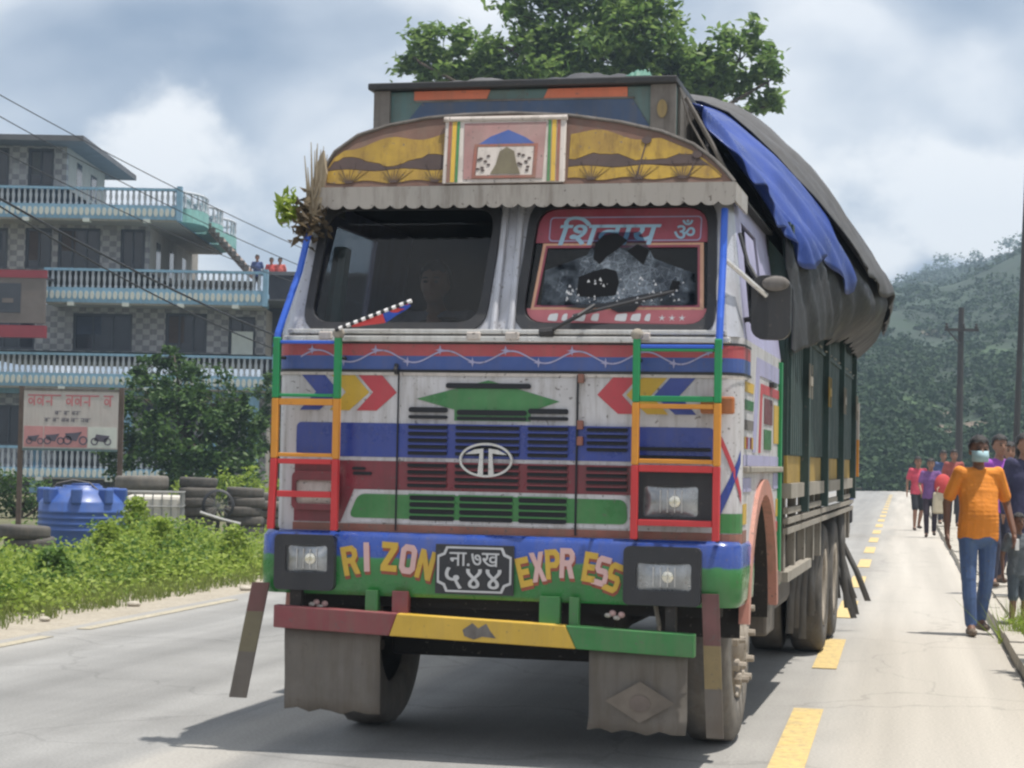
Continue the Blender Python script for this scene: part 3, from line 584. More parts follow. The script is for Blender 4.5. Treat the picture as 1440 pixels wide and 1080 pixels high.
# left hanging signboard
a = bp(-40, 379, 66.5); b = bp(62, 475, 66.5)
sg = thing('shop_signboard', 'grey brown and crimson shop signboard hanging on the balcony at the left edge', 'signboard', (a.x, 66.5, 0)); w = b.x - a.x
m_crim = mat('crimson_board', (.26, .035, .05), .6, .12, 2); m_gb = mat('grey_brown_board', (.16, .135, .125), .7, .12, 2)
MB().bx(0, w, 0, .15, b.z + .5, a.z - .25).obj('panel', m_gb, sg); MB().bx(-.02, w + .02, -.03, .17, a.z - .25, a.z + .02).obj('top_band', m_crim, sg)
MB().bx(-.02, w + .02, -.05, .3, b.z, b.z + .42).obj('awning', m_crim, sg)
MB().bx(.8, w - .85, -.02, .0, b.z + .85, a.z - .45).obj('dark_picture', m_frame, sg); MB().bx(1.1, w - 1.1, -.035, -.021, b.z + 1.2, b.z + 1.35).obj('picture_strip', m_gb, sg)
for xx in (.2, w - .2): MB().bx(xx - .04, xx + .04, .16, 2.2, a.z - .2, a.z - .12).obj('hanger', m_frame, sg)

# ---------------------------------------------------------------- signboard on posts
YS = 38.; a = at(34, 547, YS); b = at(165, 634, YS); w = b.x - a.x; h = a.z - b.z
sb = thing('motorbike_signboard', 'faded pink and white signboard with motorbike pictures on two rusty posts', 'signboard', (a.x, YS, 0))
m_post = mat('rusty_post', (.10, .07, .055), .8, .3, 5); m_signw = mat('faded_white_board', (.50, .47, .44), .7, .08, 3, dirt=.2, dcol=(.45, .3, .3)); m_signp = mat('faded_pink', (.50, .24, .24), .7, .12, 3); m_ink = mat('faded_dark_ink', (.10, .09, .12), .7, .2, 5); m_signr = mat('faded_red_ink', (.48, .17, .18), .7, .15, 6)
MB().bx(0, w, 0, .03, b.z, a.z).obj('board', m_signw, sb)
for xx in (-.05, w + .05): MB().bx(xx - .045, xx + .045, .0, .09, -.3, a.z + .06).obj('post', m_post, sb)
MB().bx(-.004, w + .004, -.012, .035, a.z - .025, a.z + .02).obj('top_rail', m_greywood, sb); MB().bx(-.004, w + .004, -.012, .035, b.z - .02, b.z + .025).obj('bottom_rail', m_teal, sb)
for (x0, x1, c) in ((.02, .40, m_signp), (.42, 1.27, m_signp)): MB().bx(x0, x1, -.006, -.001, b.z + .05, b.z + .46).obj('picture', c, sb)
MB().bx(1.29, w - .02, -.006, -.001, b.z + .05, b.z + .46).obj('picture', m_bwhite, sb)
rr = random.Random(5)
def glyph_row(x0, x1, z, hh, m, wmin, nm):
    mb = MB(); x = x0
    while x < x1 - wmin:
        ww = rr.uniform(wmin, wmin * 1.5); e_ = min(x1, x + ww * rr.choice((2, 3, 4)))
        mb.bx(x, e_ - wmin * .2, -.005, -.001, z + hh * .86, z + hh)
        while x < e_ - ww:
            c = rr.random(); mb.bx(x + ww * .66, x + ww * .84, -.005, -.001, z, z + hh * .85)
            if c < .75: mb.plate(oval(x + ww * .34, z + hh * .42, ww * .30, hh * .30, 10), [oval(x + ww * .34, z + hh * .42, ww * .15, hh * .15, 10)], .004, lambda u_, v_, w_: (u_, -.0055 + w_, v_))
            else: mb.bx(x + ww * .1, x + ww * .6, -.005, -.001, z + hh * .3, z + hh * .45)
            x += ww
        x = e_ + wmin * .5
    return mb.obj(nm, m, sb)
glyph_row(.08, w - .08, a.z - .32, .22, m_signr, .13, 'headline'); glyph_row(.62, 1.15, a.z - .50, .08, m_ink, .06, 'small_line'); glyph_row(.42, 1.35, a.z - .64, .08, m_ink, .055, 'small_line')
for (cx, sc, flip) in ((.24, .85, 1), (.62, 1., 1), (1.04, 1.2, 1), (1.55, 1., -1)):
    mb = MB(); z0 = b.z + .10; f = lambda u_, v_, w_: (u_, -.012 + w_, v_)
    for wx in (-.13, .13): mb.plate(oval(cx + wx * sc, z0 + .075 * sc, .075 * sc, .075 * sc, 16), [oval(cx + wx * sc, z0 + .075 * sc, .05 * sc, .05 * sc, 16)], .005, f)
    mb.plate([(cx - .14 * sc, z0 + .09 * sc), (cx + .02 * sc, z0 + .06 * sc), (cx + .06 * sc, z0 + .15 * sc), (cx + .11 * sc * flip, z0 + .22 * sc), (cx - .02 * sc, z0 + .2 * sc), (cx - .17 * sc, z0 + .19 * sc)] if flip > 0 else [(cx - .14 * sc, z0 + .09 * sc), (cx + .1 * sc, z0 + .06 * sc), (cx + .17 * sc, z0 + .19 * sc), (cx - .1 * sc, z0 + .22 * sc)], (), .006, f)
    mb.obj('printed_motorbike', m_ink, sb)

# ---------------------------------------------------------------- yard: tank, tote, tyres
m_tank = mat('blue_tank_plastic', (.035, .095, .33), .4, .1, 4, dirt=.15, dcol=(.2, .2, .2))
p = at(114, 760, 30.); tk = thing('water_tank', 'blue plastic water tank with ribbed side behind the weeds', 'water tank', (p.x, 30, -.25)); tk.scale = (1, 1, .93); R0 = .66
prof = [(0, 0), (R0, 0), (R0, .35)]
for i in range(4): z = .55 + i * .10; prof += [(R0, z), (R0 + .014, z + .015), (R0 + .014, z + .04), (R0, z + .055)]
prof += [(R0, 1.02), (R0 - .03, 1.06), (R0 * .75, 1.2), (.3, 1.28), (.3, 1.31), (0, 1.31)]
MB().lathe(prof, (0, 0, 0), 'z', 40).obj('tank_body', m_tank, tk, smooth=True)
for i in range(8):
    an = math.pi * 2 * (i + .1) / 8; MB().box((0, 0, 0), (.16, .2, .26)).obj('lug', m_tank, tk, bevel=.03).matrix_local = Matrix.Translation((math.cos(an) * (R0 - .07), math.sin(an) * (R0 - .07), 1.14)) @ Matrix.Rotation(an + math.pi / 2, 4, 'Z')
MB().lathe([(0, 1.311), (.22, 1.311), (.22, 1.34), (0, 1.35)], (.05, 0, 0), 'z', 20).obj('lid', m_tank, tk)
MB().tube([(-.45, -.2, 1.2), (-.35, -.2, 1.34), (-.1, -.2, 1.4), (.15, -.2, 1.36), (.3, -.25, 1.24)], .012, 5).obj('hose', m_greywood, tk)
p = at(216, 760, 33.); it = thing('caged_tote', 'off white liquid tote in a metal cage right of the blue tank', 'tote tank', (p.x, 33, -.25), .12)
m_tote = mat('yellowed_plastic', (.62, .59, .53), .5, .1, 4, dirt=.2); m_cage = mat('galvanised_cage', (.30, .30, .29), .5, .1, 8, metal=.5)
MB().box((0, 0, .56), (.92, .9, .92)).obj('bladder', m_tote, it, bevel=.06); MB().box((0, 0, .05), (1., .98, .1)).obj('pallet', m_greywood, it)
for i in range(7): xx = -.46 + i * .1533; MB().tube([(xx, -.47, .1), (xx, -.47, 1.08)], .012, 6).obj('cage_bar', m_cage, it); MB().tube([(.48, xx, .1), (.48, xx, 1.08)], .012, 6).obj('cage_bar', m_cage, it)
for z in (.12, .36, .60, .84, 1.08): MB().tube([(-.48, -.485, z), (.495, -.485, z), (.495, .48, z), (-.48, .48, z), (-.48, -.485, z)], .012, 6).obj('cage_hoop', m_cage, it)
def tyre_mesh(R, w, name, m, lug=.02):
    k = w / 2; pr = [(R * .58, -k * .7), (R * .62, -k * .95), (R * .80, -k), (R * .93, -k * .95), (R * .99, -k * .72), (R, -k * .3), (R, k * .3), (R * .99, k * .72), (R * .93, k * .95), (R * .80, k), (R * .62, k * .95), (R * .58, k * .7)]
    return MB().lathe(pr, (0, 0, 0), 'z', 44, (lambda i, r, h: (1 - lug) if (i % 2 and r > R * .9) else 1)).mesh(name, m, True)
ty_l = tyre_mesh(.5, .27, 'tyre', m_dusty_tyre); ty_m = tyre_mesh(.36, .19, 'tyre', m_rubber); ty_s = tyre_mesh(.33, .17, 'tyre', m_dusty_tyre)
def stack(px, Y, n, me, h, labels, grp, z0=-.25, jit=.05):
    p = at(px, 740, Y)
    for i in range(n):
        o = put('old_tyre', me, None, (p.x + random.uniform(-jit, jit), Y + random.uniform(-jit, jit), z0 + h * (i + .5)), random.uniform(0, 6)); o.rotation_euler = (random.uniform(-.05, .05), random.uniform(-.05, .05), random.uniform(0, 6))
        tag(o, labels[i] if isinstance(labels, list) else labels, 'tyre', grp)
def names(what, n): 
    w_ = {1: ['only'], 2: ['lower', 'upper']}.get(n) or ['bottom', 'second from bottom', 'third from bottom', 'fourth from bottom', 'fifth from bottom', 'sixth from bottom', 'seventh from bottom'][:n - 1] + ['topmost']
    return ['%s old tyre in %s' % (q, what) for q in w_]
stack(198, 36, 5, ty_l, .262, names('the wide stack behind the caged tote', 5), 'tyres stacked behind the tote', jit=.02)
stack(275, 36.5, 7, ty_m, .185, names('the leaning stack right of the caged tote', 7), 'tyres in the leaning stack', jit=.05)
stack(343, 37, 6, ty_m, .185, names('the hollow stack beside the lorry bumper', 6), 'tyres in the stack by the lorry', jit=.04)
stack(376, 38.5, 6, ty_s, .165, names('the stack half hidden behind the lorry ladder', 6), 'tyres half hidden by the lorry', jit=.05)
stack(38, 27, 2, ty_m, .17, ['lower tyre lying in the weeds left of the blue tank', 'upper tyre lying tilted in the weeds left of the blue tank'], 'tyres left of the blue tank', .10, .06)
stack(324, 34, 1, ty_m, .19, ['single tyre lying flat in front of the tyre stacks'], 'loose tyres', -.15)
# motorbike parts leaning among the tyres
p = at(306, 742, 35.5); sc_ = thing('scrap_fender', 'bent grey metal scrap with spokes between the tyre stacks', 'scrap', (p.x, 35.5, -.2))
MB().lathe([(.25, -.03), (.3, -.02), (.3, .02), (.25, .03)], (0, 0, .75), 'y', 24).obj('wheel_ring', m_black, sc_, smooth=True)
for i in range(8): an = math.pi * i / 8; MB().tube([(.27 * math.cos(an), 0, .75 + .27 * math.sin(an)), (-.27 * math.cos(an), 0, .75 - .27 * math.sin(an))], .006, 4).obj('spoke', m_cage, sc_)
MB().tube([(-.3, -.2, .62), (.1, -.2, .5), (.45, -.2, .42)], .035, 6).obj('pipe', m_cage, sc_); MB().tube([(-.05, .05, 0), (0, .03, .45)], .04, 6).obj('fork', m_black, sc_)

# ---------------------------------------------------------------- bushes and weeds
m_weed = leafmat('weed_leaves', (.16, .245, .03), (.40, .49, .105), .5, .5); m_weed2 = leafmat('dark_weed_leaves', (.06, .13, .025), (.17, .27, .06), .45, .5)
m_bush = leafmat('garden_tree_leaves', (.028, .07, .018), (.10, .175, .045), .35, .5)
m_stem = mat('green_stem', (.10, .14, .04), .8, .2, 8); m_grass = leafmat('grass_blades', (.12, .17, .035), (.24, .27, .08), .4, .6)
bY = 54.; bb = at(265, 705, bY); bb.z = -.1; u2 = bY / FPX
def lb2(px, py, w, h, dy=0.): p = at(px, py, bY + dy) - bb; return (tuple(p), (w * u2, w * u2 * .8, h * u2))
tree('garden_tree', 'bushy green tree standing in front of the blue balconies', bb, [lb2(250, 545, 60, 45), lb2(200, 560, 50, 35, -1), lb2(310, 570, 55, 45, -.6), lb2(250, 610, 80, 55, -1), lb2(175, 640, 45, 40), lb2(330, 640, 50, 60), lb2(245, 500, 28, 20), lb2(345, 590, 28, 45), lb2(205, 520, 35, 22), lb2(290, 670, 80, 35, -1)], [(0, 0, 0), (.05, 0, .7), (-.1, 0, 1.5), (0, .1, 2.2)], [.16, .13, .12, .09], 11000, .19, m_bush, rng)
tb2 = at(383, 560, 66.); tb2.z = -.1
tree('slender_shrub', 'slender shrub beside the light blue column left of the lorry', tb2, [((0, 0, 3.6), (.6, .6, .9)), ((-.2, 0, 2.4), (.6, .5, .8)), ((.2, 0, 1.4), (.5, .5, .7))], [(0, 0, 0), (0, 0, 1), (0, 0, 2)], [.06, .05, .04], 1600, .2, m_bush, rng)
hb = at(30, 700, 44.); hb.z = -.2
tree('hedge_shrub', 'dark hedge shrub behind the blue tank at the left edge', hb, [((-1.2, 0, .7), (1.2, .8, .6)), ((.3, 0, .6), (1., .7, .55)), ((1.6, .2, .5), (.9, .7, .5))], [(0, 0, 0), (0, 0, .3), (0, 0, .5)], [.06, .05, .04], 3000, .13, m_bush, rng)
hb = at(318, 690, 45.); hb.z = -.2
tree('yard_shrub', 'light green shrub behind the tyre stacks', hb, [((-.7, 0, .7), (.6, .6, .55)), ((.3, 0, .8), (.7, .6, .6)), ((1.1, .2, .6), (.7, .6, .5))], [(0, 0, 0), (0, 0, .3), (0, 0, .5)], [.05, .04, .03], 2200, .12, m_weed, rng)
def weed_points(n, s0, s1, t0, t1, hfun, leaf_per, rng, spread=.09):
    P = []; st = MB()
    for i in range(n):
        s = rng.uniform(s0, s1); t = rng.uniform(t0, t1); hh = hfun(s, t, rng)
        if hh < .06: continue
        b = path(s)[0] + path(s)[1] * t; b = Matrix.Rotation(ANG, 3, 'Z') @ b; lean = rng.normal(size=2) * .14 * hh
        k = max(6, int(leaf_per * (hh / .5))); f = rng.uniform(.12, 1, k) ** .8
        Q = np.stack([b.x + lean[0] * f, b.y + lean[1] * f, -.06 + hh * f], 1) + rng.normal(size=(k, 3)) * [spread, spread, .03]
        P.append(Q)
    return np.concatenate(P)
def wh(s, t, r):
    d = (-7.75 - t); base = .12 + .44 * min(1, max(0, d) / 1.5)
    n = .45 + 1.0 * (mnoise.noise(Vector((s * .33, t * .45, 4))) + .5)
    return min(.72, base * n * r.uniform(.7, 1.25))
rng2 = np.random.default_rng(3)
P = weed_points(2600, 12, 27.5, -10.4, -7.75, wh, 26, rng2); LV, LF = leaves(P, .062, rng2, .55, .25, .6); tag(np_obj('weeds', LV, LF, m_weed), 'bright green leafy weeds along the left road edge', 'weeds', kind='stuff')
P = weed_points(700, 12, 25, -11.0, -8.2, wh, 22, rng2); LV, LF = leaves(P, .07, rng2, .5, .25, .6); tag(np_obj('dark_weeds', LV, LF, m_weed2), 'darker weeds growing among the bright ones on the left', 'weeds', kind='stuff')
P = weed_points(1500, 30, 75, -18, -8.0, lambda s, t, r: .13 * r.uniform(.4, 1.2), 14, rng2); LV, LF = leaves(P, .11, rng2, .5, .25, .6); tag(np_obj('yard_weeds', LV, LF, m_weed2), 'low weeds covering the yard around the tank and tyres', 'weeds', kind='stuff')
# tall weed clumps one can tell apart
for (px, py, Y, hh, ww, n, lb_) in ((190, 770, 25., .95, .46, 1300, 'tallest pointed weed clump in front of the caged tote'), (150, 790, 23., .70, .42, 900, 'round weed clump in front of the blue tank'), (225, 800, 23.5, .75, .35, 700, 'weed clump right of the pointed one, below the tote'), (330, 800, 24.5, .62, .42, 800, 'weed clump at the road edge beside the lorry'), (75, 820, 20.5, .5, .42, 800, 'dark leafy clump low in the weeds near the left edge')):
    b = at(px, py, Y); b.z = -.06; t = thing('weed_clump', lb_, 'weed', b, 0, 'tall weed clumps'); f = rng2.uniform(0, 1, n); a_ = rng2.uniform(0, 6.28, n); r_ = ww * (1 - f * .75) * np.sqrt(rng2.uniform(0, 1, n))
    Q = np.stack([r_ * np.cos(a_), r_ * np.sin(a_), hh * f + rng2.normal(size=n) * .03], 1); LV, LF = leaves(Q, .07, rng2, .5, .25, .6); np_obj('foliage', LV, LF, m_weed if 'dark' not in lb_ else m_weed2, t)
    mb = MB()
    for j in range(9): a0 = rng2.uniform(0, 6.28); rad = ww * rng2.uniform(.1, .8); mb.tube([(rad * .5 * math.cos(a0), rad * .5 * math.sin(a0), -.02), (rad * math.cos(a0), rad * math.sin(a0), hh * .45), (rad * .7 * math.cos(a0), rad * .7 * math.sin(a0), hh * .85)], [.008, .006, .003], 5)
    mb.obj('stems', m_stem, t)
# grass fringe at the edge of the gravel, and the right verge
P = weed_points(5200, 10, 60, -8.9, -7.45, lambda s, t, r: .13 * r.uniform(.5, 1.4), 5, rng2, .04)
def blades(P, hgt, rng):
    n = len(P); a = rng.uniform(0, 6.28, n); w = .007; h = hgt * rng.uniform(.5, 1.3, n); l = rng.normal(size=(n, 2)) * .35 * h[:, None]
    dx = np.stack([np.cos(a) * w, np.sin(a) * w, a * 0], 1); tip = P + np.stack([l[:, 0], l[:, 1], h], 1)
    V = np.stack([P - dx, P + dx, tip], 1).reshape(-1, 3); i = np.arange(n) * 3; return V, np.stack([i, i + 1, i + 2], 1)
P[:, 2] = -.03; GV, GF = blades(P, .16, rng2); tag(np_obj('grass_fringe', GV, GF, m_grass), 'dry grass fringe between the gravel edge and the weeds', 'grass', kind='stuff')
n = 16000; s_ = rng2.uniform(8, 110, n); t_ = rng2.uniform(2.3, 9, n); Q = np.stack([RD.x * s_ + RN.x * t_, RD.y * s_ + RN.y * t_, 0 * s_ - .03], 1); GV, GF = blades(Q, .3, rng2); GV = GV
tag(np_obj('verge_grass', GV, GF, m_grass), 'long grass on the verge beyond the right pavement', 'grass', kind='stuff')
# grass tuft by the kerb at the right edge
b = gnd(1437, 905); t = thing('grass_tuft', 'bright green grass tuft by the kerb at the right edge', 'grass tuft', (b.x + .06, b.y, .0))
n = 260; Q = np.stack([rng2.normal(size=n) * .10, rng2.normal(size=n) * .22, np.zeros(n)], 1); GV, GF = blades(Q, .32, rng2); tag(np_obj('blades', GV, GF, m_weed, t), kind='stuff'); Q = Q[:90] + [0, 0, .18]; LV, LF = leaves(Q, .06, rng2); tag(np_obj('leaflets', LV, LF, m_weed, t), kind='stuff')
# verge tree out of the right edge: its dappled shade falls on the pavement
tree('verge_tree', 'young verge tree beyond the right edge shading the kerb', Vector((5.4, 12.2, -.05)), [((-1.45, -2.7, 2.9), (.55, .8, .4)), ((-1.15, -1.4, 2.9), (.55, .8, .4)), ((-.9, -.1, 3.0), (.5, .75, .4)), ((-.62, 1.2, 3.0), (.5, .7, .4)), ((-.35, 2.2, 3.0), (.45, .5, .35)), ((.2, 0, 3.6), (.9, 1.4, .6))], [(0, 0, 0), (.03, 0, 1.2), (0, .05, 2.4)], [.09, .075, .06], 6500, .16, m_leaf_big, rng)
for (s, t, hh, lb_) in ((62, 6.5, 2.2, 'bush on the right verge behind the walkers'), (85, 7, 3.0, 'larger bush on the right verge near the road bend'), (48, 7.2, 1.8, 'low bush on the verge by the leaning pole')):
    b = road(s, t, -.1); tree('verge_bush', lb_, b, [((0, 0, hh * .5), (hh * .5, hh * .5, hh * .4)), ((hh * .4, 0, hh * .4), (hh * .4, hh * .4, hh * .3)), ((-hh * .3, .2, hh * .35), (hh * .35, hh * .35, hh * .3))], [(0, 0, 0), (0, 0, hh * .3)], [.06, .04], 1400, .17, m_bush, rng, 'bush')
# scattered stones on the gravel
m_stone = mat('pale_stone', (.42, .38, .32), .9, .15, 9); 
for j, (px, py, r, lb_) in enumerate(((62, 872, .04, 'pale stone on the gravel near the left edge'), (188, 851, .05, 'white stone on the gravel below the weeds'), (345, 829, .05, 'small stone on the gravel beside the lorry'))):
    b = gnd(px, py); mb = MB().ball((0, 0, 0), (r * 1.4, r, r * .6), 9, 6); mb.v = [tuple(Vector(v) * (1 + .25 * mnoise.noise(Vector(v) * 14 + Vector((j * 3, 0, 0))))) for v in mb.v]
    o = mb.obj('stone', m_stone, None); o.location = (b.x, b.y, r * .25); tag(o, lb_, 'stone', 'stones on the gravel')

# ---------------------------------------------------------------- poles and wires
m_pole = mat('dark_pole', (.05, .048, .05), .8, .2, 3); m_wire = mat('black_cable', (.02, .02, .024), .6, .1, 3)
b = at(1347, 700, 60.); zt = at(1350, 428, 60.).z; pl = thing('power_pole', 'dark power pole with cross arm standing before the hillside', 'power pole', (b.x, 60, -.1))
MB().tube([(0, 0, 0), (.05, 0, zt)], [.13, .085], 10).obj('shaft', m_pole, pl); MB().bx(-.48, .58, -.12, -.06, zt - .75, zt - .66).obj('cross_arm', m_pole, pl)
for xx in (-.42, .1, .5): MB().lathe([(0, 0), (.05, 0), (.06, .05), (.03, .1), (.05, .14), (0, .16)], (xx, -.09, zt - .655), 'z', 10).obj('insulator', m_pole, pl)
MB().tube([(-.4, -.09, zt - .72), (0, -.09, zt - 1.15)], .025, 6).obj('brace', m_pole, pl)
b = at(1424, 700, 45.); tp = at(1451, 90, 45.); pl2 = thing('leaning_pole', 'dark leaning pole at the right edge above the walkers', 'power pole', (b.x, 45, -.1))
MB().tube([(0, 0, 0), (tp.x - b.x, 0, tp.z)], [.08, .06], 10).obj('shaft', m_pole, pl2); MB().bx(tp.x - b.x - .1, tp.x - b.x + 1., -.1, -.04, tp.z - .5, tp.z - .42).obj('cross_arm', m_pole, pl2)
def wire(name, label, A, B, sag, r):
    A, B = Vector(A), Vector(B); pts = [A + (A - B) * .9 + Vector((0, 0, sag * 1.6)), A + (A - B) * .4 + Vector((0, 0, sag * 1.1))] + [A.lerp(B, i / 24) - Vector((0, 0, sag * 4 * (i / 24) * (1 - i / 24))) for i in range(25)]
    tag(MB().tube(pts, r, 5).obj(name, m_wire), label, 'cable', 'overhead cables on the left')
wire('power_cable', 'thick black cable sagging across the balconies', at(-60, 245, 40), at(520, 520, 62), .35, .03)
wire('power_cable', 'second black cable just below the thick one', at(-60, 252, 40), at(520, 532, 62), .55, .022)
wire('power_cable', 'highest thin cable crossing the sky on the left', at(-60, 100, 46), at(560, 405, 74), .3, .014)
wire('power_cable', 'thin cable below the highest one passing the roof corner', at(-60, 130, 46), at(560, 425, 74), .4, .014)
wire('power_cable', 'thin cable running over the upper balcony rail', at(-60, 180, 46), at(560, 440, 74), .5, .014)

# ================================================================== LORRY
TR = thing('lorry', 'brightly painted lorry with two-pane windscreen driving towards the viewer', 'lorry', (-.067, 9.56, 0), math.radians(-13.2))
def lean(z): return max(0., z - 2.12) * .33
def fr(off=0.): return lambda u, v, w: (u, .06 + lean(v) + off + w, v)          # lies on the cab front
def sd(off=0.): return lambda u, v, w: (1.2 - max(0, v - 2.12) * .13 + off - w, u, v)   # lies on the right cab side
def sdl(off=0.): return lambda u, v, w: (-1.2 + max(0, v - 2.12) * .13 - off + w, u, v)
def part(mb, name, m, parent=TR, **k): return mb.obj(name, m, parent, **k)
def decal(name, poly, m, parent, holes=(), off=-.004, th=.003): return MB().plate(poly, holes, th, fr(off)).obj(name, m, parent)
# ---- cab shell
cabp = part(MB().plate([(-1.085, 1.12), (1.085, 1.12), (1.085, 2.12), (-1.085, 2.12)], (), .03, fr()), 'front_panel', m_white)
for s in (-1, 1):
    P = []
    for i in range(9):
        an = math.pi / 2 * i / 8; x = s * (1.08 + .12 * math.sin(an)); y = .18 - .12 * math.cos(an); P.append([(x, y, z) for z in (.98, 1.4, 1.8, 2.12)])
    MB().grid(P).obj('corner_panel', m_white, TR, smooth=True)
    arc = [(1.15 - .72 * math.cos(a), .62 + .72 * math.sin(a)) for a in np.linspace(.255, math.pi - .255, 22)]
    MB().plate([(.18, .80)] + arc + [(2.15, .80), (2.15, 2.12), (.18, 2.12)], (), .03, (sd if s > 0 else sdl)()).obj('side_panel', m_white, TR)
    ring = [(1.15 - .80 * math.cos(a), .62 + .80 * math.sin(a)) for a in np.linspace(.1, math.pi - .1, 24)] + [(1.15 - .715 * math.cos(a), .62 + .715 * math.sin(a)) for a in np.linspace(math.pi - .1, .1, 24)]
    MB().plate(ring, (), .05, (sd if s > 0 else sdl)(.022)).obj('wheel_arch', m_salm2, TR)
    liner = [[(s * 1.17, 1.15 - .71 * math.cos(a), .62 + .71 * math.sin(a)), (s * .75, 1.15 - .71 * math.cos(a), .62 + .71 * math.sin(a))] for a in np.linspace(0, math.pi, 16)]
    MB().grid(liner).obj('arch_liner', m_chassis, TR)
    up = MB().plate([(.18, 2.12), (2.15, 2.12), (2.15, 2.90), (.46, 2.90)], [[(.52, 2.22), (1.42, 2.22), (1.42, 2.76), (.68, 2.76)]], .03, (sd if s > 0 else sdl)()).obj('upper_side', m_lav, TR)
    MB().plate([(.52, 2.22), (1.42, 2.22), (1.42, 2.76), (.68, 2.76)], (), .006, (sd if s > 0 else sdl)(-.012)).obj('side_window', m_glass, up)
    P = []
    for z in np.linspace(2.12, 2.92, 6):
        xf = 1.13 - (z - 2.12) * .1; yf = .06 + lean(z); xs_ = 1.2 - (z - 2.12) * .13; ys_ = .18 + (z - 2.12) * .36
        P.append([(s * xf, yf, z), (s * (xf * .45 + xs_ * .55 + .01), yf * .75 + ys_ * .25, z), (s * xs_, ys_, z)])
    MB().grid(P).obj('corner_pillar', m_silver, TR, smooth=True)
# ---- windscreen frame with two openings
HL = rquad([(-1.03, 2.175), (-.125, 2.175), (-.085, 2.80), (-1.00, 2.80)], .11); HR = rquad([(.085, 2.175), (1.04, 2.165), (1.01, 2.80), (.12, 2.80)], .11)
ws = part(MB().plate([(-1.13, 2.12), (1.13, 2.12), (1.05, 2.92), (-1.05, 2.92)], [HL, HR], .03, fr()), 'windscreen_frame', m_silver)
for Hh in (HL, HR):
    MB().plate(grow(Hh, .035), [grow(Hh, -.012)], .03, fr(-.014)).obj('rubber_seal', m_black, ws, bevel=.006)
glL = part(MB().plate(grow(HL, .01), (), .005, fr(.018)), 'windscreen_glass', m_glass); glR = part(MB().plate(grow(HR, .01), (), .005, fr(.018)), 'windscreen_glass', m_glass); glR['label'] = 'shattered windscreen pane with red sticker border'
for x in (-.045, .045): MB().tube([(x, .045, 2.13), (x * .9, .06 + lean(2.9) - .015, 2.9)], .018, 8).obj('centre_ridge', m_silver, ws)
part(MB().bx(-1.13, 1.13, .03, .062, 2.125, 2.150), 'sill_moulding', m_chrome, bevel=.006); part(MB().bx(-1.15, 1.15, .025, .058, 2.085, 2.115), 'sill_moulding', m_chrome, bevel=.006)
for x in (-.14, .06, -.92, .72): part(MB().bx(x - .035, x + .035, .012, .05, 2.095, 2.135), 'hinge_block', m_cream, bevel=.006)
# ---- belt band wraps round the corners
def wrap(z0, z1, off, m, name, parent, y_end=.45):
    pts = [(-1.2 - off, y_end)] + [(-1.08 - (.12 + off) * math.cos(a), .18 - (.12 + off) * math.sin(a)) for a in np.linspace(0, math.pi / 2, 8)] + [(1.08 + (.12 + off) * math.sin(a), .18 - (.12 + off) * math.cos(a)) for a in np.linspace(0, math.pi / 2, 8)] + [(1.2 + off, y_end)]
    return MB().grid([[(x, y, z0), (x, y, z1)] for x, y in pts]).obj(name, m, parent)
wrap(2.015, 2.075, .004, m_belt_red, 'belt_stripe', TR); wrap(1.945, 2.015, .004, m_blue2, 'belt_stripe', TR); wrap(1.932, 1.945, .010, m_black, 'belt_groove', TR); wrap(1.915, 1.930, .008, m_cream, 'belt_lip', TR); wrap(2.076, 2.088, .008, m_black, 'belt_groove', TR)
mb = MB(); n = 150
for i in range(n):
    x0 = -1.06 + 2.12 * i / n; x1 = -1.06 + 2.12 * (i + 1) / n; f = lambda x: 2.012 + .030 * math.sin(x * 2 * math.pi / .34 + .6)
    mb.plate([(x0, f(x0) - .004), (x1, f(x1) - .004), (x1, f(x1) + .004), (x0, f(x0) + .004)], (), .002, fr(-.008))
part(mb, 'wave_line', m_lav)
def star(cx, cz, r, k=4): return [(cx + (r if i % 2 == 0 else r * .28) * math.sin(math.pi * i / k), cz + (r if i % 2 == 0 else r * .28) * math.cos(math.pi * i / k)) for i in range(2 * k)]
star_me = MB().plate(star(0, 0, .026), (), .002).mesh('painted_star', m_lav)
for i in range(13):
    x = -1.0 + i * .17; put('painted_star', star_me, TR, (x, .051, (1.985 if i % 2 else 2.045)))
# ---- painted front
decal('blue_stripe', rquad([(-1.075, 1.500), (1.075, 1.500), (1.075, 1.672), (-1.075, 1.672)], .03), m_blue, cabp)
decal('maroon_stripe', [(-1.08, 1.165), (-.83, 1.165), (-.76, 1.335), (.70, 1.335), (.70, 1.480), (-1.08, 1.480)], m_maroon, cabp)
decal('white_stripe', rquad([(-.815, 1.168), (.675, 1.168), (.665, 1.334), (-.755, 1.334)], .05), m_white, cabp, off=-.0065, th=.002)
decal('green_stripe', rquad([(-.785, 1.190), (.655, 1.190), (.645, 1.312), (-.735, 1.312)], .04), m_green, cabp, off=-.010)
decal('lower_red_band', [(-1.085, 1.122), (1.085, 1.122), (1.085, 1.16), (-1.085, 1.16)], m_rustred, cabp)
decal('green_kite', [(-.44, 1.798), (-.24, 1.745), (-.24, 1.690), (.155, 1.690), (.155, 1.742), (.30, 1.792), (-.065, 1.895)], m_green, cabp)
def chevron(x, s, m, w=.125, nm='painted_arrow'):
    x0, x1 = x, x + s * w; zt, zm, zb = 1.922, 1.828, 1.735; k = .085 * s
    decal(nm, [(x0, zt), (x1, zt), (x1 + k, zm), (x1 - s * .02, zb), (x0 - s * .02 + s * .02, zb), (x0 + k, zm)], m, cabp)
for x, m in ((-1.06, m_blue), (-.90, m_yellow), (-.755, m_arrow_red)): chevron(x, 1, m)
for x, m in ((.985, m_blue), (.845, m_yellow), (.70, m_arrow_red)): chevron(x - .0, -1, m)
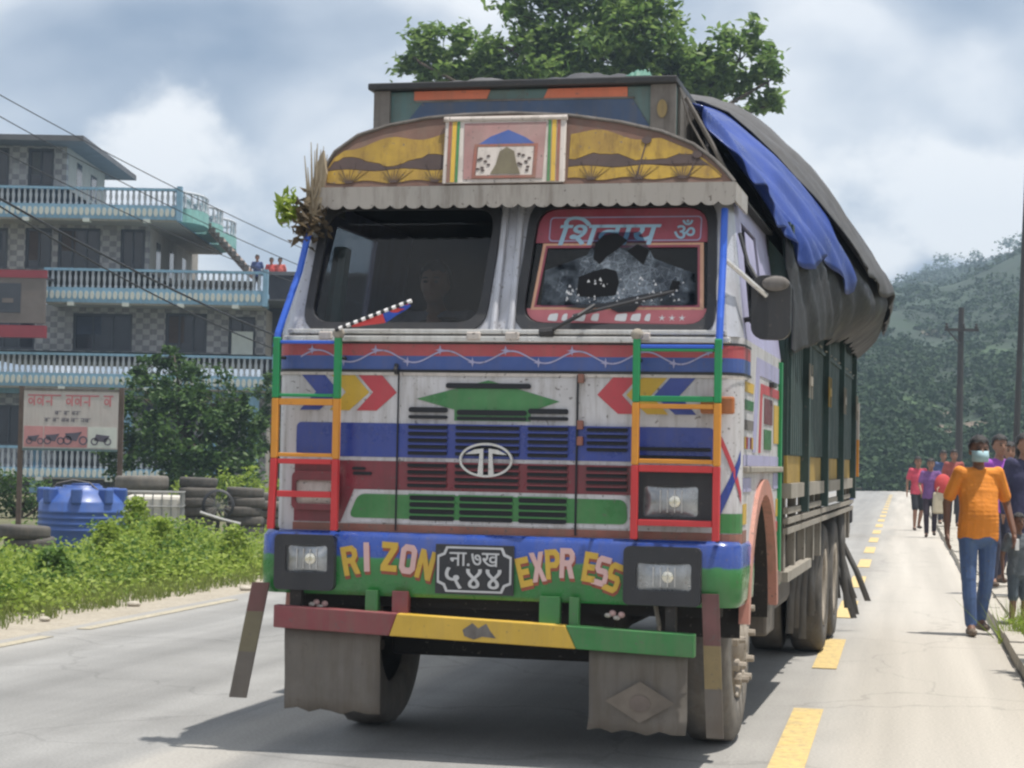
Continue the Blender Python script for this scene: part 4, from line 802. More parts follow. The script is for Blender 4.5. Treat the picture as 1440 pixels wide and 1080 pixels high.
for (x0, x1, z0, z1) in ((-.537, -.529, 1.13, 1.945), (.388, .398, 1.13, 1.925), (-.53, .39, 1.938, 1.944)): decal('bonnet_seam', [(x0, z0), (x1, z0), (x1, z1), (x0, z1)], m_slot, cabp, off=-.014, th=.004)
for z in (1.93, 1.70, 1.62): part(MB().bx(.395, .425, .03, .058, z - .045, z), 'bonnet_hinge', m_rustred, bevel=.004)
part(MB().tube([(-.545, .045, 1.97), (-.545, .03, 1.945), (-.545, .045, 1.925)], .012, 6), 'bonnet_catch', m_black)
# grille slots: pressed louvres, dark opening under a lip in the panel colour
def slot_mesh(w, h): return MB().plate(rrect(-w / 2, w / 2, -h / 2, h / 2, h * .45, 3), (), .006).mesh('grille_slot', m_slot)
slot_cache = {}
def slot(xc, z, w, h=.017, lip=None):
    k = (round(w, 3), h)
    if k not in slot_cache: slot_cache[k] = slot_mesh(w, h)
    o = put('grille_slot', slot_cache[k], cabp, (xc, .046, z))
    if lip:
        kk = ('lip', round(w, 3), lip.name)
        if kk not in slot_cache: slot_cache[kk] = MB().box((0, 0, 0), (w + .004, .02, .007)).mesh('louvre_lip', lip)
        put('louvre_lip', slot_cache[kk], cabp, (xc, .047, z + h / 2 + .004))
slot(-.065, 1.866, .44, .026); 
for xc, w in ((-.375, .205), (.245, .205)): slot(xc, 1.742, w, .026); slot(xc, 1.706, w, .018)
slot(-.045, 1.732, .36, .026); slot(-.045, 1.702, .36, .016)
for xc, w in ((-.375, .205), (-.065, .33), (.245, .205), (.545, .205)):
    for i in range(5):
        if xc > .5 and i == 4: continue
        slot(xc, 1.655 - i * .033, w, .018, m_blue)
    for i in range(4): slot(xc, 1.462 - i * .034, w, .018, m_maroon)
for xc, w in ((-.345, .235), (-.065, .275), (.225, .245)):
    for i in range(4): slot(xc, 1.298 - i * .034, w, .023, m_green)
slot(-.735, 1.440, .07, .014); slot(-.715, 1.415, .10, .016)
slot(.88, 1.565, .36, .018); slot(.88, 1.525, .36, .018)
# round emblem
em = part(MB().plate(oval(-.066, 1.494, .138, .086, 40), [oval(-.066, 1.494, .126, .075, 40)], .02, fr(-.03)), 'emblem', m_chrome)
MB().plate([(-.175, 1.522), (-.125, 1.546), (-.08, 1.552), (-.08, 1.420), (-.108, 1.420), (-.098, 1.528), (-.13, 1.524)], (), .016, fr(-.028)).obj('emblem_arm', m_chrome, em)
MB().plate([(.043, 1.522), (-.007, 1.546), (-.052, 1.552), (-.052, 1.420), (-.024, 1.420), (-.034, 1.528), (-.002, 1.524)], (), .016, fr(-.028)).obj('emblem_arm', m_chrome, em)
# ---- lamps in the panel
def lamp(x0, x1, z0, z1, hx0, hx1, hz0, hz1, nm, y=.05, dusty=False, hm=m_black):
    h = part(MB().plate(rrect(hx0, hx1, hz0, hz1, .03), [rrect(x0, x1, z0, z1, .018)], .045, lambda u, v, w: (u, y - .04 + w, v)), nm, hm, bevel=.008)
    MB().bx(hx0 + .01, hx1 - .01, y + .0, y + .008, hz0 + .01, hz1 - .01).obj('lamp_back', m_slot, h)
    P = []
    for i in range(9):
        row = []
        for j in range(13):
            a = -1 + 2 * j / 12; b = -1 + 2 * i / 8; row.append((x0 + (x1 - x0) * j / 12, y - .018 - .014 * (1 - a * a) * (1 - b * b), z0 + (z1 - z0) * i / 8))
        P.append(row)
    MB().grid(P).obj('lens', m_cream if dusty else m_lens, h, smooth=True)
    if not dusty:
        cx, cz = (x0 + x1) / 2 + .02, (z0 + z1) / 2; MB().lathe([(.0, -.036), (.012, -.036), (.028, -.034), (.03, -.03)], (cx, y, cz), 'y', 16).obj('bulb_shield', m_bulb, h)
        for k in (-.07, -.035, .0, .035): MB().bx(cx + k - .002, cx + k + .002, y - .036, y - .03, z0 + .02, z1 - .02).obj('lens_rib', m_chrome, h)
    return h
lamp(.735, 1.005, 1.235, 1.385, .675, 1.075, 1.195, 1.485, 'headlight', .052)
lamp(-1.06, -.85, 1.255, 1.375, -1.08, -.835, 1.225, 1.42, 'headlight', .052, True, m_maroon)['label'] = 'dust covered headlight behind the left ladder'
# ---- bumper
def bumpmat():
    m = mat('bumper_paint', (.022, .22, .045), .26, .16, 5, dirt=.15, dcol=(.2, .18, .15), dscale=4, coat=.3)
    nt = m.node_tree; N = nt.nodes; l = nt.links.new; p = N['Principled BSDF']
    mulnode = [x for x in N if x.type == 'MIX' and x.blend_type == 'MULTIPLY'][0]
    tc = N.new('ShaderNodeTexCoord'); sx = N.new('ShaderNodeSeparateXYZ'); l(tc.outputs['Object'], sx.inputs[0])
    nz = N.new('ShaderNodeTexNoise'); nz.inputs['Scale'].default_value = 14; l(tc.outputs['Object'], nz.inputs['Vector'])
    ad = N.new('ShaderNodeMath'); ad.operation = 'MULTIPLY_ADD'; ad.inputs[1].default_value = .03; l(nz.outputs['Fac'], ad.inputs[0]); l(sx.outputs[2], ad.inputs[2])
    mr = N.new('ShaderNodeMapRange'); mr.inputs[1].default_value = 1.002; mr.inputs[2].default_value = 1.014; l(ad.outputs[0], mr.inputs[0])
    mx = N.new('ShaderNodeMix'); mx.data_type = 'RGBA'; l(mr.outputs[0], mx.inputs[0]); mx.inputs[6].default_value = (.02, .19, .04, 1); mx.inputs[7].default_value = (.014, .055, .29, 1); l(mx.outputs[2], mulnode.inputs[6])
    return m
m_bump = bumpmat()
def bumper():
    prof = [(0.018, .80), (.0, .83), (-.004, .95), (.0, 1.09), (.022, 1.118), (.10, 1.122)]   # (inset, z)
    P = []
    for ins, z in prof:
        row = [(-1.255 + ins, .62, z)] + [(-1.13 - (.125 - ins) * math.cos(a), .125 - (.125 - ins) * math.sin(a), z) for a in np.linspace(0, math.pi / 2, 8)] + [(1.09 + (.125 - ins) * math.sin(a), .125 - (.125 - ins) * math.cos(a), z) for a in np.linspace(0, math.pi / 2, 8)] + [(1.215 - ins, .62, z)]
        P.append(row)
    return MB().grid(P)
BP = part(bumper(), 'bumper', m_bump, smooth=True)
MB().bx(-1.1, 1.1, .06, .5, .83, 1.08).obj('bumper_core', m_chassis, BP)
lb_ = lamp(-1.085, -.862, .91, 1.048, -1.145, -.825, .82, 1.10, 'fog_lamp', -.005); lr_ = lamp(.715, .985, .878, 1.012, .652, 1.032, .805, 1.09, 'fog_lamp', -.005)
pl_ = MB().bx(-.300, .100, -.024, -.008, .826, 1.072).obj('number_plate', m_plate, BP)
def notch(x0, x1, z0, z1, c): return [(x0 + c, z0), (x1 - c, z0), (x1 - c * .7, z0 + c * .7), (x1, z0 + c), (x1, z1 - c), (x1 - c * .7, z1 - c * .7), (x1 - c, z1), (x0 + c, z1), (x0 + c * .7, z1 - c * .7), (x0, z1 - c), (x0, z0 + c), (x0 + c * .7, z0 + c * .7)]
MB().plate(notch(-.290, .090, .836, 1.062, .045), [notch(-.280, .080, .846, 1.052, .045)], .003, lambda u, v, w: (u, -.028 + w, v)).obj('plate_border', m_mark, pl_)
def onbump(cx, cz, y=-.012, rot=0.): 
    c, s = math.cos(rot), math.sin(rot); return lambda u, v, w: (cx + u * c - v * s, y + w, cz + u * s + v * c)
put('plate_text', text_mesh('\u0928\u093e.\u096d\u0916', .105, m_mark, onbump(-.10, 1.000, -.028), .003, .0007, 1.0), pl_)
for x, ch in ((-.205, '\u096b'), (-.10, '\u096a'), (.0, '\u096a')): put('plate_digit', text_mesh(ch, .150, m_mark, onbump(x, .905, -.028), .003, .0012, 1.2), pl_)
GLY = {'R': ([(0, 0), (1.6, 0), (1.6, 2.8), (2.4, 2.8), (3.4, 0), (5.1, 0), (4, 3.2), (5, 4.2), (5, 5.9), (3.8, 7), (0, 7)], [[(1.6, 4.2), (3, 4.2), (3.4, 4.6), (3.4, 5.3), (3, 5.7), (1.6, 5.7)]]),
 'I': ([(0, 0), (1.7, 0), (1.7, 7), (0, 7)], []), 'Z': ([(0, 0), (5, 0), (5, 1.5), (2.1, 1.5), (5, 5.6), (5, 7), (0, 7), (0, 5.5), (2.9, 5.5), (0, 1.4)], []),
 'O': ([(1.2, 0), (3.8, 0), (5, 1.2), (5, 5.8), (3.8, 7), (1.2, 7), (0, 5.8), (0, 1.2)], [[(1.6, 1.8), (2, 1.5), (3, 1.5), (3.4, 1.8), (3.4, 5.2), (3, 5.5), (2, 5.5), (1.6, 5.2)]]),
 'N': ([(0, 0), (1.5, 0), (1.5, 3.9), (3.5, 0), (5, 0), (5, 7), (3.5, 7), (3.5, 3.1), (1.5, 7), (0, 7)], []), 'E': ([(0, 0), (4.5, 0), (4.5, 1.5), (1.6, 1.5), (1.6, 2.8), (4, 2.8), (4, 4.2), (1.6, 4.2), (1.6, 5.5), (4.5, 5.5), (4.5, 7), (0, 7)], []),
 'X': ([(0, 0), (1.7, 0), (2.5, 2.2), (3.3, 0), (5, 0), (3.5, 3.5), (5, 7), (3.3, 7), (2.5, 4.8), (1.7, 7), (0, 7), (1.5, 3.5)], []), 'P': ([(0, 0), (1.6, 0), (1.6, 2.6), (3.8, 2.6), (5, 3.7), (5, 5.9), (3.8, 7), (0, 7)], [[(1.6, 4), (3, 4), (3.4, 4.4), (3.4, 5.2), (3, 5.6), (1.6, 5.6)]]),
 'S': ([(0, 0), (4, 0), (5, 1), (5, 3.3), (4, 4.2), (1.6, 4.2), (1.6, 5.6), (4.8, 5.6), (4.8, 7), (1, 7), (0, 6), (0, 3.8), (1, 2.8), (3.4, 2.8), (3.4, 1.4), (0, 1.4)], [])}
m_lshadow = mat('letter_shadow', (.28, .07, .04), .5, .1, 6)
for ch, x, z, rt, m in (('R', -.750, .985, .20, m_yellow), ('I', -.665, 1.005, .05, m_pink), ('Z', -.545, 1.01, -.05, m_yellow), ('O', -.447, 1.0, -.12, m_pink), ('N', -.355, .975, -.25, m_yellow),
                     ('E', .150, .955, .25, m_yellow), ('X', .220, .982, .16, m_pink), ('P', .294, .998, .08, m_yellow), ('R', .367, 1.005, -.02, m_pink), ('E', .480, .99, -.14, m_yellow), ('S', .541, .972, -.25, m_pink), ('S', .600, .942, -.36, m_yellow)):
    ou, ho_ = GLY[ch]; wd = max(p[0] for p in ou); k_ = .021
    tr_ = lambda lp: [((p[0] - wd / 2) * k_ * (.70 if x > 0 else .80), (p[1] - 3.5) * k_) for p in lp]
    MB().plate(tr_(ou), [tr_(h_) for h_ in ho_], .003, onbump(x, z - .01, -.010, rt)).obj('painted_letter', m, BP)
    MB().plate(tr_(ou), [tr_(h_) for h_ in ho_], .003, onbump(x + .004, z - .026, -.0065, rt)).obj('painted_letter_shadow', m_lshadow, BP)
# ---- lower tricolour bar, hangers, flaps, side boards
def bar(x0, x1, m, s0, s1):
    f = lambda x: -.066 * (x + 1.125) / 2.13
    part(MB().add([(x0 + s0, -.075, .63 + f(x0)), (x1 + s1, -.075, .63 + f(x1)), (x1 + s1 * 0, -.075, .743 + f(x1)), (x0 + s0 * 0, -.075, .743 + f(x0)), (x0 + s0, -.01, .63 + f(x0)), (x1 + s1, -.01, .63 + f(x1)), (x1, -.01, .743 + f(x1)), (x0, -.01, .743 + f(x0))], [(0, 1, 2, 3), (4, 7, 6, 5), (0, 4, 5, 1), (3, 2, 6, 7), (0, 3, 7, 4), (1, 5, 6, 2)]), 'lower_bar', m, bevel=.006)
m_bred = mat('bar_red_paint', (.20, .028, .04), .5, .15, 5, dirt=.25, dcol=DUST); m_bgreen = mat('bar_green_paint', (.02, .18, .04), .45, .15, 5, dirt=.2, dcol=DUST)
bar(-1.13, -.48, m_bred, 0, -.04); bar(-.4795, .375, m_yellow, -.04, .055); bar(.3755, 1.01, m_bgreen, .055, 0)
part(MB().plate([(-.14, .655), (-.09, .69), (-.06, .665), (-.02, .69), (.0, .655), (.03, .62), (-.04, .625), (-.08, .61), (-.13, .625)], (), .003, lambda u, v, w: (u, -.079 + w, v)), 'bird_sticker', m_greywood)
for x0, x1, m in ((-.66, -.60, m_bgreen), (-.52, -.44, m_bred), (.235, .335, m_bgreen), (.385, .43, m_bgreen), (-1.06, -1.0, m_chassis), (.86, .91, m_chassis)): part(MB().bx(x0, x1, -.03, .03, .64, .83), 'bar_hanger', m)
for x0, x1, z0, z1, tilt in ((-1.09, -.585, .215, .635, .006), (.485, .968, .188, .585, -.006)):
    P = [[(x0 + (x1 - x0) * i / 8 + (.0 if j else tilt), -.005 + .03 * math.sin(i * .8 + j * .5) * (1 - j / 6), z0 + (z1 - z0) * j / 6 + (.012 * math.sin(i * 2.3) if j == 0 else 0)) for i in range(9)] for j in range(7)]
    fl = part(MB().grid(P), 'mud_flap', m_flap, smooth=True); sm_ = fl.modifiers.new('solid', 'SOLIDIFY'); sm_.thickness = .008
    xc, zc = (x0 + x1) / 2 + .02, z0 + .15
    m_fy = bpy.data.materials.get('faded_flap_paint') or mat('faded_flap_paint', (.145, .122, .10), .85, .25, 6); m_fr = bpy.data.materials.get('faded_flap_red') or mat('faded_flap_red', (.13, .105, .09), .85, .25, 6)
    if x0 < 0: continue
    MB().plate([(xc - .17, zc), (xc, zc - .10), (xc + .17, zc), (xc, zc + .10)], (), .002, lambda u, v, w: (u, -.052 + w, v)).obj('flap_diamond', m_fy, fl)
    MB().plate(oval(xc, zc - .005, .05, .04, 16), (), .002, lambda u, v, w: (u, -.056 + w, v)).obj('flap_spot', m_fr, fl)
m_by = mat('dusty_board_yellow', (.26, .19, .08), .75, .2, 5, dirt=.4, dcol=(.2, .17, .13)); m_bm = mat('dusty_board_maroon', (.15, .06, .06), .75, .2, 5, dirt=.4, dcol=(.15, .12, .1)); m_bg = mat('dusty_board_grey', (.13, .115, .10), .8, .2, 5, dirt=.3); m_bk = mat('dusty_board_khaki', (.16, .14, .085), .75, .2, 5, dirt=.35, dcol=(.2, .17, .13))
def board(p0, p1, w, cols, y=-.03):
    p0, p1 = Vector(p0), Vector(p1); 
    for i, (f0, f1, m) in enumerate(cols):
        a = p0.lerp(p1, f0); b = p0.lerp(p1, f1); part(MB().plate([(a.x, a.y), (a.x + w, a.y), (b.x + w, b.y), (b.x, b.y)], (), .012, lambda u, v, w_: (u, y + w_, v)), 'hanging_board', m)
board((1.035, .87), (1.068, .18), .083, ((0, .36, m_bm), (.3605, .66, m_by), (.6605, 1, m_bg)))
board((-1.265, .85), (-1.375, .262), .092, ((0, .25, m_bm), (.2505, .6, m_bk), (.6005, 1, m_bg)))
# ---- ladders
def ladder(xl, xr, bot, rungs, red_lean):
    lab = part(MB(), 'ladder', m_lgreen) if False else None
    root = None
    for x, b, ln in ((xl, bot, -red_lean), (xr, bot, 0)):
        for z0, z1, m in ((1.79, 2.10, m_lgreen), (1.485, 1.7895, m_orange), (b, 1.4845, m_red)):
            o = MB().add([(x - .018 + (ln if z0 < 1.2 else 0), -.078, z0), (x + .018 + (ln if z0 < 1.2 else 0), -.078, z0), (x + .018, -.078, z1), (x - .018, -.078, z1), (x - .018 + (ln if z0 < 1.2 else 0), -.045, z0), (x + .018 + (ln if z0 < 1.2 else 0), -.045, z0), (x + .018, -.045, z1), (x - .018, -.045, z1)], [(0, 1, 2, 3), (4, 7, 6, 5), (0, 4, 5, 1), (3, 2, 6, 7), (0, 3, 7, 4), (1, 5, 6, 2)])
            if root is None: root = o.obj('ladder', m, TR, bevel=.006)
            else: o.obj('upright', m, root, bevel=.006)
    for z, m, h in rungs: MB().bx(xl + .019, xr - .019, -.074, -.048, z - h / 2, z + h / 2).obj('rung', m, root, bevel=.004)
    for x in (xl, xr): MB().tube([(x, -.05, 1.135), (x, .01, 1.125)], .012, 6).obj('bracket', m_chassis, root); MB().tube([(x, -.05, 2.0), (x, .055, 2.0)], .010, 6).obj('bracket', m_chassis, root)
    return root
ladder(-1.148, -.822, 1.125, ((2.075, m_bright_blue, .016), (1.805, m_lgreen, .016), (1.772, m_orange, .034), (1.503, m_orange, .020), (1.470, m_red, .026), (1.305, m_red, .032)), .012)
ladder(.705, 1.103, 1.125, ((2.062, m_bright_blue, .018), (2.045, m_lgreen, .014), (1.808, m_lgreen, .028), (1.772, m_orange, .024), (1.505, m_orange, .022), (1.470, m_red, .034), (1.207, m_red, .030)), .0)
for pts in (((-1.156, -.06, 2.05), (-1.15, -.05, 2.12), (-1.085, .07, 2.45), (-1.05, .14, 2.72), (-1.045, .15, 2.82)), ((1.105, -.06, 2.05), (1.105, -.03, 2.2), (1.10, .09, 2.5), (1.095, .17, 2.76))): part(MB().tube(pts, .018, 8), 'guard_pole', m_bright_blue)
for x in (-.822, .705): part(MB().ball((x, -.06, 2.12), (.032, .03, .03)), 'post_knob', m_rail, smooth=True)
part(MB().bx(1.01, 1.175, .0, .05, 1.74, 1.825), 'indicator_lamp', m_amber, bevel=.01)
# ---- stickers on the right pane (seen through the gap behind the seal, printed on the glass face)
gfn = lambda off: fr(.014 + off)
def gdec(name, poly, m, holes=(), off=0.): return MB().plate(poly, holes, .0012, gfn(off)).obj(name, m, glR)
inner = grow(HR, -.016)
def clipz(poly, z0, z1):
    out = []
    n = len(poly)
    def cut(P, z, keep):
        R = []
        for i in range(len(P)):
            a, b = P[i], P[(i + 1) % len(P)]; ka, kb = keep(a[1]), keep(b[1])
            if ka: R.append(a)
            if ka != kb: t = (z - a[1]) / (b[1] - a[1]); R.append((a[0] + (b[0] - a[0]) * t, z))
        return R
    return cut(cut(poly, z0, lambda v: v >= z0), z1, lambda v: v <= z1)
gdec('red_header_sticker', clipz(inner, 2.605, 2.80), m_sred); gdec('red_footer_sticker', clipz(inner, 2.17, 2.262), m_spink)
fo = [(.13, 2.255), (1.005, 2.255), (.985, 2.602), (.165, 2.602)]; fi = [(.146, 2.268), (.985, 2.268), (.967, 2.590), (.18, 2.590)]; fi2 = [(.157, 2.279), (.974, 2.279), (.956, 2.578), (.19, 2.578)]
gdec('orange_frame_sticker', fo, m_sorange, [fi], -.0015); gdec('red_frame_sticker', fi, m_sred, [fi2], -.0028); 
gl_t = lambda cx, cz, off=-.004: (lambda u, v, w: gfn(off)(cx + u, cz + v, w))
put('sticker_text', text_mesh('\u093f\u0936\u0935\u093e\u092f', .165, m_ssky, (lambda u, v, w: gfn(-.004)(.50 + u + v * .25, 2.668 + v, w)), .0015, .0022, 1.32), glR); put('sticker_symbol', text_mesh('\u0950', .125, m_ssky, gl_t(.885, 2.672), .0015, .0012, 1.), glR)
gdec('sticker_border', rrect(.19, .97, 2.612, 2.742, .02), m_lav, [rrect(.196, .964, 2.618, 2.736, .018)], -.003)
for i in range(3): put('sticker_star', MB().plate(star(.80 + i * .05, 2.213, .019, 5), (), .001, gfn(-.003)).mesh('sticker_star', m_swhite), glR)
for i, (x, w_) in enumerate(((.22, .05), (.29, .03), (.34, .07), (.44, .04), (.56, .06), (.64, .05), (.71, .03))): gdec('footer_mark', rquad([(x, 2.20), (x + w_, 2.195), (x + w_ * 1.1, 2.238), (x + .01, 2.232)], .01, 3), m_swhite, (), -.003)
# shattered area: crazed pale glass, two holes, a hanging flap of broken sheet
def crazedmat():
    m = bpy.data.materials.new('crazed_glass'); m.use_nodes = True; nt = m.node_tree; N = nt.nodes; l = nt.links.new; p = N['Principled BSDF']; p.inputs['Roughness'].default_value = .25
    tc = N.new('ShaderNodeTexCoord'); nz = N.new('ShaderNodeTexNoise'); nz.inputs['Scale'].default_value = 9; nz.inputs['Detail'].default_value = 9; nz.inputs['Roughness'].default_value = .75; l(tc.outputs['Object'], nz.inputs['Vector'])
    vo = N.new('ShaderNodeTexVoronoi'); vo.feature = 'DISTANCE_TO_EDGE'; vo.inputs['Scale'].default_value = 26; l(tc.outputs['Object'], vo.inputs['Vector'])
    mr = N.new('ShaderNodeMapRange'); mr.inputs[1].default_value = .0; mr.inputs[2].default_value = .06; mr.inputs[3].default_value = .75; mr.inputs[4].default_value = .15; l(vo.outputs['Distance'], mr.inputs[0])
    r = N.new('ShaderNodeValToRGB'); r.color_ramp.elements[0].position = .35; r.color_ramp.elements[0].color = (.03, .04, .06, 1); r.color_ramp.elements[1].position = .72; r.color_ramp.elements[1].color = (.50, .56, .62, 1); l(nz.outputs['Fac'], r.inputs[0]); l(r.outputs[0], p.inputs['Base Color'])
    t = N.new('ShaderNodeBsdfTransparent'); t.inputs[0].default_value = (.7, .75, .8, 1); ad = N.new('ShaderNodeMath'); ad.operation = 'MULTIPLY_ADD'; ad.inputs[1].default_value = .7; l(nz.outputs['Fac'], ad.inputs[0]); l(mr.outputs[0], ad.inputs[2]); ad.use_clamp = True
    mx = N.new('ShaderNodeMixShader')
    vs_ = N.new('ShaderNodeVectorMath'); vs_.operation = 'SUBTRACT'; l(tc.outputs['Object'], vs_.inputs[0]); vs_.inputs[1].default_value = (.58, .16, 2.40)
    vd_ = N.new('ShaderNodeVectorMath'); vd_.operation = 'DIVIDE'; l(vs_.outputs[0], vd_.inputs[0]); vd_.inputs[1].default_value = (.36, 1., .17); ln_ = N.new('ShaderNodeVectorMath'); ln_.operation = 'LENGTH'; l(vd_.outputs[0], ln_.inputs[0])
    nb_ = N.new('ShaderNodeTexNoise'); nb_.inputs['Scale'].default_value = 7; nb_.inputs['Detail'].default_value = 6; l(tc.outputs['Object'], nb_.inputs['Vector'])
    aa_ = N.new('ShaderNodeMath'); aa_.operation = 'MULTIPLY_ADD'; aa_.inputs[1].default_value = 1.5; l(nb_.outputs['Fac'], aa_.inputs[0]); l(ln_.outputs['Value'], aa_.inputs[2])
    fo_ = N.new('ShaderNodeMapRange'); fo_.inputs[1].default_value = 1.9; fo_.inputs[2].default_value = 1.3; fo_.inputs[3].default_value = 0; fo_.inputs[4].default_value = 1; l(aa_.outputs[0], fo_.inputs[0])
    ml_ = N.new('ShaderNodeMath'); ml_.operation = 'MULTIPLY'; l(ad.outputs[0], ml_.inputs[0]); l(fo_.outputs[0], ml_.inputs[1])
    l(ml_.outputs[0], mx.inputs[0]); l(t.outputs[0], mx.inputs[1]); l(p.outputs[0], mx.inputs[2]); l(mx.outputs[0], N['Material Output'].inputs[0]); return m
m_craze = crazedmat()
gdec('crazed_patch', [(.18, 2.275), (.96, 2.275), (.95, 2.44), (.74, 2.52), (.66, 2.66), (.44, 2.66), (.40, 2.54), (.19, 2.46)], m_craze, (), -.006)
for poly in ([(.36, 2.325), (.45, 2.318), (.56, 2.33), (.572, 2.40), (.555, 2.455), (.50, 2.47), (.44, 2.455), (.365, 2.425)], [(.43, 2.52), (.465, 2.49), (.50, 2.53), (.545, 2.565), (.60, 2.615), (.54, 2.655), (.47, 2.64), (.435, 2.60)], [(.60, 2.56), (.69, 2.485), (.715, 2.565), (.65, 2.595)], [(.83, 2.36), (.87, 2.35), (.88, 2.40), (.84, 2.405)]): gdec('broken_hole', poly, m_hole, (), -.008)
gdec('torn_film', [(.30, 2.27), (.52, 2.29), (.70, 2.335), (.86, 2.36), (.80, 2.325), (.70, 2.30), (.66, 2.245), (.58, 2.24), (.52, 2.268), (.40, 2.262)], m_black, (), -.009)
shard = MB()
rr2 = random.Random(9)
for i in range(60):
    x = rr2.uniform(.30, .93); z = 2.32 + rr2.uniform(-.035, .1) * (1 - abs(x - .6)); s = rr2.uniform(.006, .017); shard.plate([(x, z), (x + s, z + s * rr2.uniform(-.5, .6)), (x + s * .4, z + s)], (), .001, gfn(-.0105))
shard.obj('glass_chips', m_swhite, glR)['kind'] = 'stuff'
# wipers
for pts in (((.24, .02, 2.135), (.40, -.005, 2.215), (.47, .055, 2.272)), ): part(MB().tube(pts, .011, 6), 'wiper_arm', m_black); part(MB().tube([(.20, .03, 2.135), (.27, .02, 2.14)], .022, 8), 'wiper_pivot', m_black); part(MB().tube([(.36, .062, 2.22), (.86, .095, 2.345)], .009, 5), 'wiper_blade', m_black)
# ---- sun visor (arched, painted)
def vis(off=0.): return lambda u, v, w: (u, .10 + (v - 2.885) * .28 + off + w, v)
ARCH = [(1.150, 2.885), (1.105, 2.94), (1.04, 3.005), (.935, 3.085), (.775, 3.155), (.56, 3.21), (.30, 3.252), (-.01, 3.272), (-.26, 3.268), (-.45, 3.255), (-.655, 3.22), (-.82, 3.168), (-.935, 3.08), (-.985, 2.98), (-1.01, 2.885)]
VZ = part(MB().plate(ARCH, (), .02, vis()), 'sun_visor', m_brown)
MB().tube([vis(-.004)(u, v, 0) for u, v in ARCH], .010, 6).obj('visor_trim', m_greywood, VZ)
def hgt(x): return float(np.interp(x, [p[0] for p in ARCH[::-1]], [p[1] for p in ARCH[::-1]]))
def vdec(name, poly, m, off=-.004): return MB().plate(poly, (), .003, vis(off)).obj(name, m, VZ)
for x0, x1, sg in ((-.96, -.335, 1), (.31, 1.085, -1)):
    X = np.linspace(x0, x1, 26); top = [(x, min(3.175 - .10 * abs((x + .01)) ** 2 + .018 * math.sin(x * 17), hgt(x) - .035)) for x in X]
    def midz(x): return 2.995 + .03 * math.sin(x * 14 + 1) * (1 if int(x * 9) % 2 else .5) + .02 * (1 - abs(x))
    mid = [(x, min(midz(x) + .022, hgt(x) - .045)) for x in X]; vdec('painted_sky', mid + top[::-1], m_dyellow)
    m2 = [(x, min(2.975 + .006 * math.sin(x * 20), hgt(x) - .05)) for x in X]; bt = [(x, 2.912 + .008 * math.sin(x * 23)) for x in X]; vdec('painted_field', bt + m2[::-1], m_dyellow); vdec('painted_hills', [(p[0], p[1] + .003) for p in m2] + [(p[0], p[1] - .003) for p in mid[::-1]], m_dbrown)
    for cx in (x0 + .12, x0 + .36, x0 + .58):
        mb = MB()
        for k in range(9):
            a = -.9 + 1.8 * k / 8; Lg = .055 + .03 * ((k * 7) % 3); x_, z_ = cx + .015 * a, 2.905; mb.plate([(x_ - .003, z_), (x_ + .003, z_), (x_ + Lg * math.sin(a), z_ + Lg * math.cos(a))], (), .002, vis(-.007))
        mb.obj('painted_grass', m_dbrown, VZ)
    if sg < 0:
        for cx, Lh in ((.66, .20), (.92, .12)): mb = MB(); mb.plate([(cx - .006, 2.91), (cx + .002, 2.91), (cx + .045, 2.91 + Lh), (cx + .038, 2.91 + Lh)], (), .002, vis(-.007)); mb.plate(oval(cx + .04, 2.91 + Lh, .026, .02, 9), (), .002, vis(-.0095)); mb.obj('painted_reed', m_dbrown, VZ)
# centre banner with a hanging cloth look
bn = MB().plate([(-.335, 2.893), (.300, 2.893), (.285, 3.238), (-.350, 3.240)], (), .02, vis(-.026)).obj('banner', m_cream, VZ, bevel=.006)
MB().tube([vis(-.026)(-.355, 3.238, 0), vis(-.026)(.29, 3.236, 0)], .014, 8).obj('banner_roll', m_cream, bn)
bf = lambda off: vis(-.026 + off)
def bdec(name, poly, m, off=-.004, holes=()): return MB().plate(poly, holes, .003, bf(off)).obj(name, m, bn)
bdec('banner_field', [(-.225, 2.915), (.185, 2.915), (.185, 3.215), (-.245, 3.215)], mat('faded_rose_paint', (.30, .15, .14), .55, .25, 5, dirt=.4, dcol=(.45, .38, .36)))
for x, w_, m in ((-.318, .016, m_rustred), (-.298, .022, m_yellow), (-.273, .014, m_green), (.205, .014, m_green), (.224, .022, m_yellow), (.251, .016, m_rustred)): bdec('banner_stripe', [(x + .005, 2.90), (x + w_ + .005, 2.90), (x + w_ - .01, 3.225), (x - .01, 3.225)], m)
bdec('banner_gable', [(-.165, 3.095), (.14, 3.095), (.08, 3.135), (-.01, 3.175), (-.10, 3.14)], m_blue2, -.0075)
bdec('banner_picture', [(-.16, 2.93), (.13, 2.93), (.13, 3.088), (-.16, 3.088)], m_cream, -.0075); bdec('picture_frame', [(-.18, 2.918), (.15, 2.918), (.15, 3.10), (-.18, 3.10)], m_rustred, -.0085, [[(-.165, 2.933), (.135, 2.933), (.135, 3.085), (-.165, 3.085)]])
bdec('picture_figure', [(-.085, 2.94), (.07, 2.94), (.045, 3.0), (.03, 3.06), (-.01, 3.083), (-.045, 3.06), (-.06, 2.99)], m_bk, -.011)
for i in range(16): a_ = i * 2.4; MB().plate(oval(.085 + .028 * math.sin(a_) + (0 if i % 2 else -.21), 2.955 + .006 * i + .005 * math.cos(a_), .010, .006, 7), (), .002, bf(-.011)).obj('picture_flourish', m_dbrown, bn)
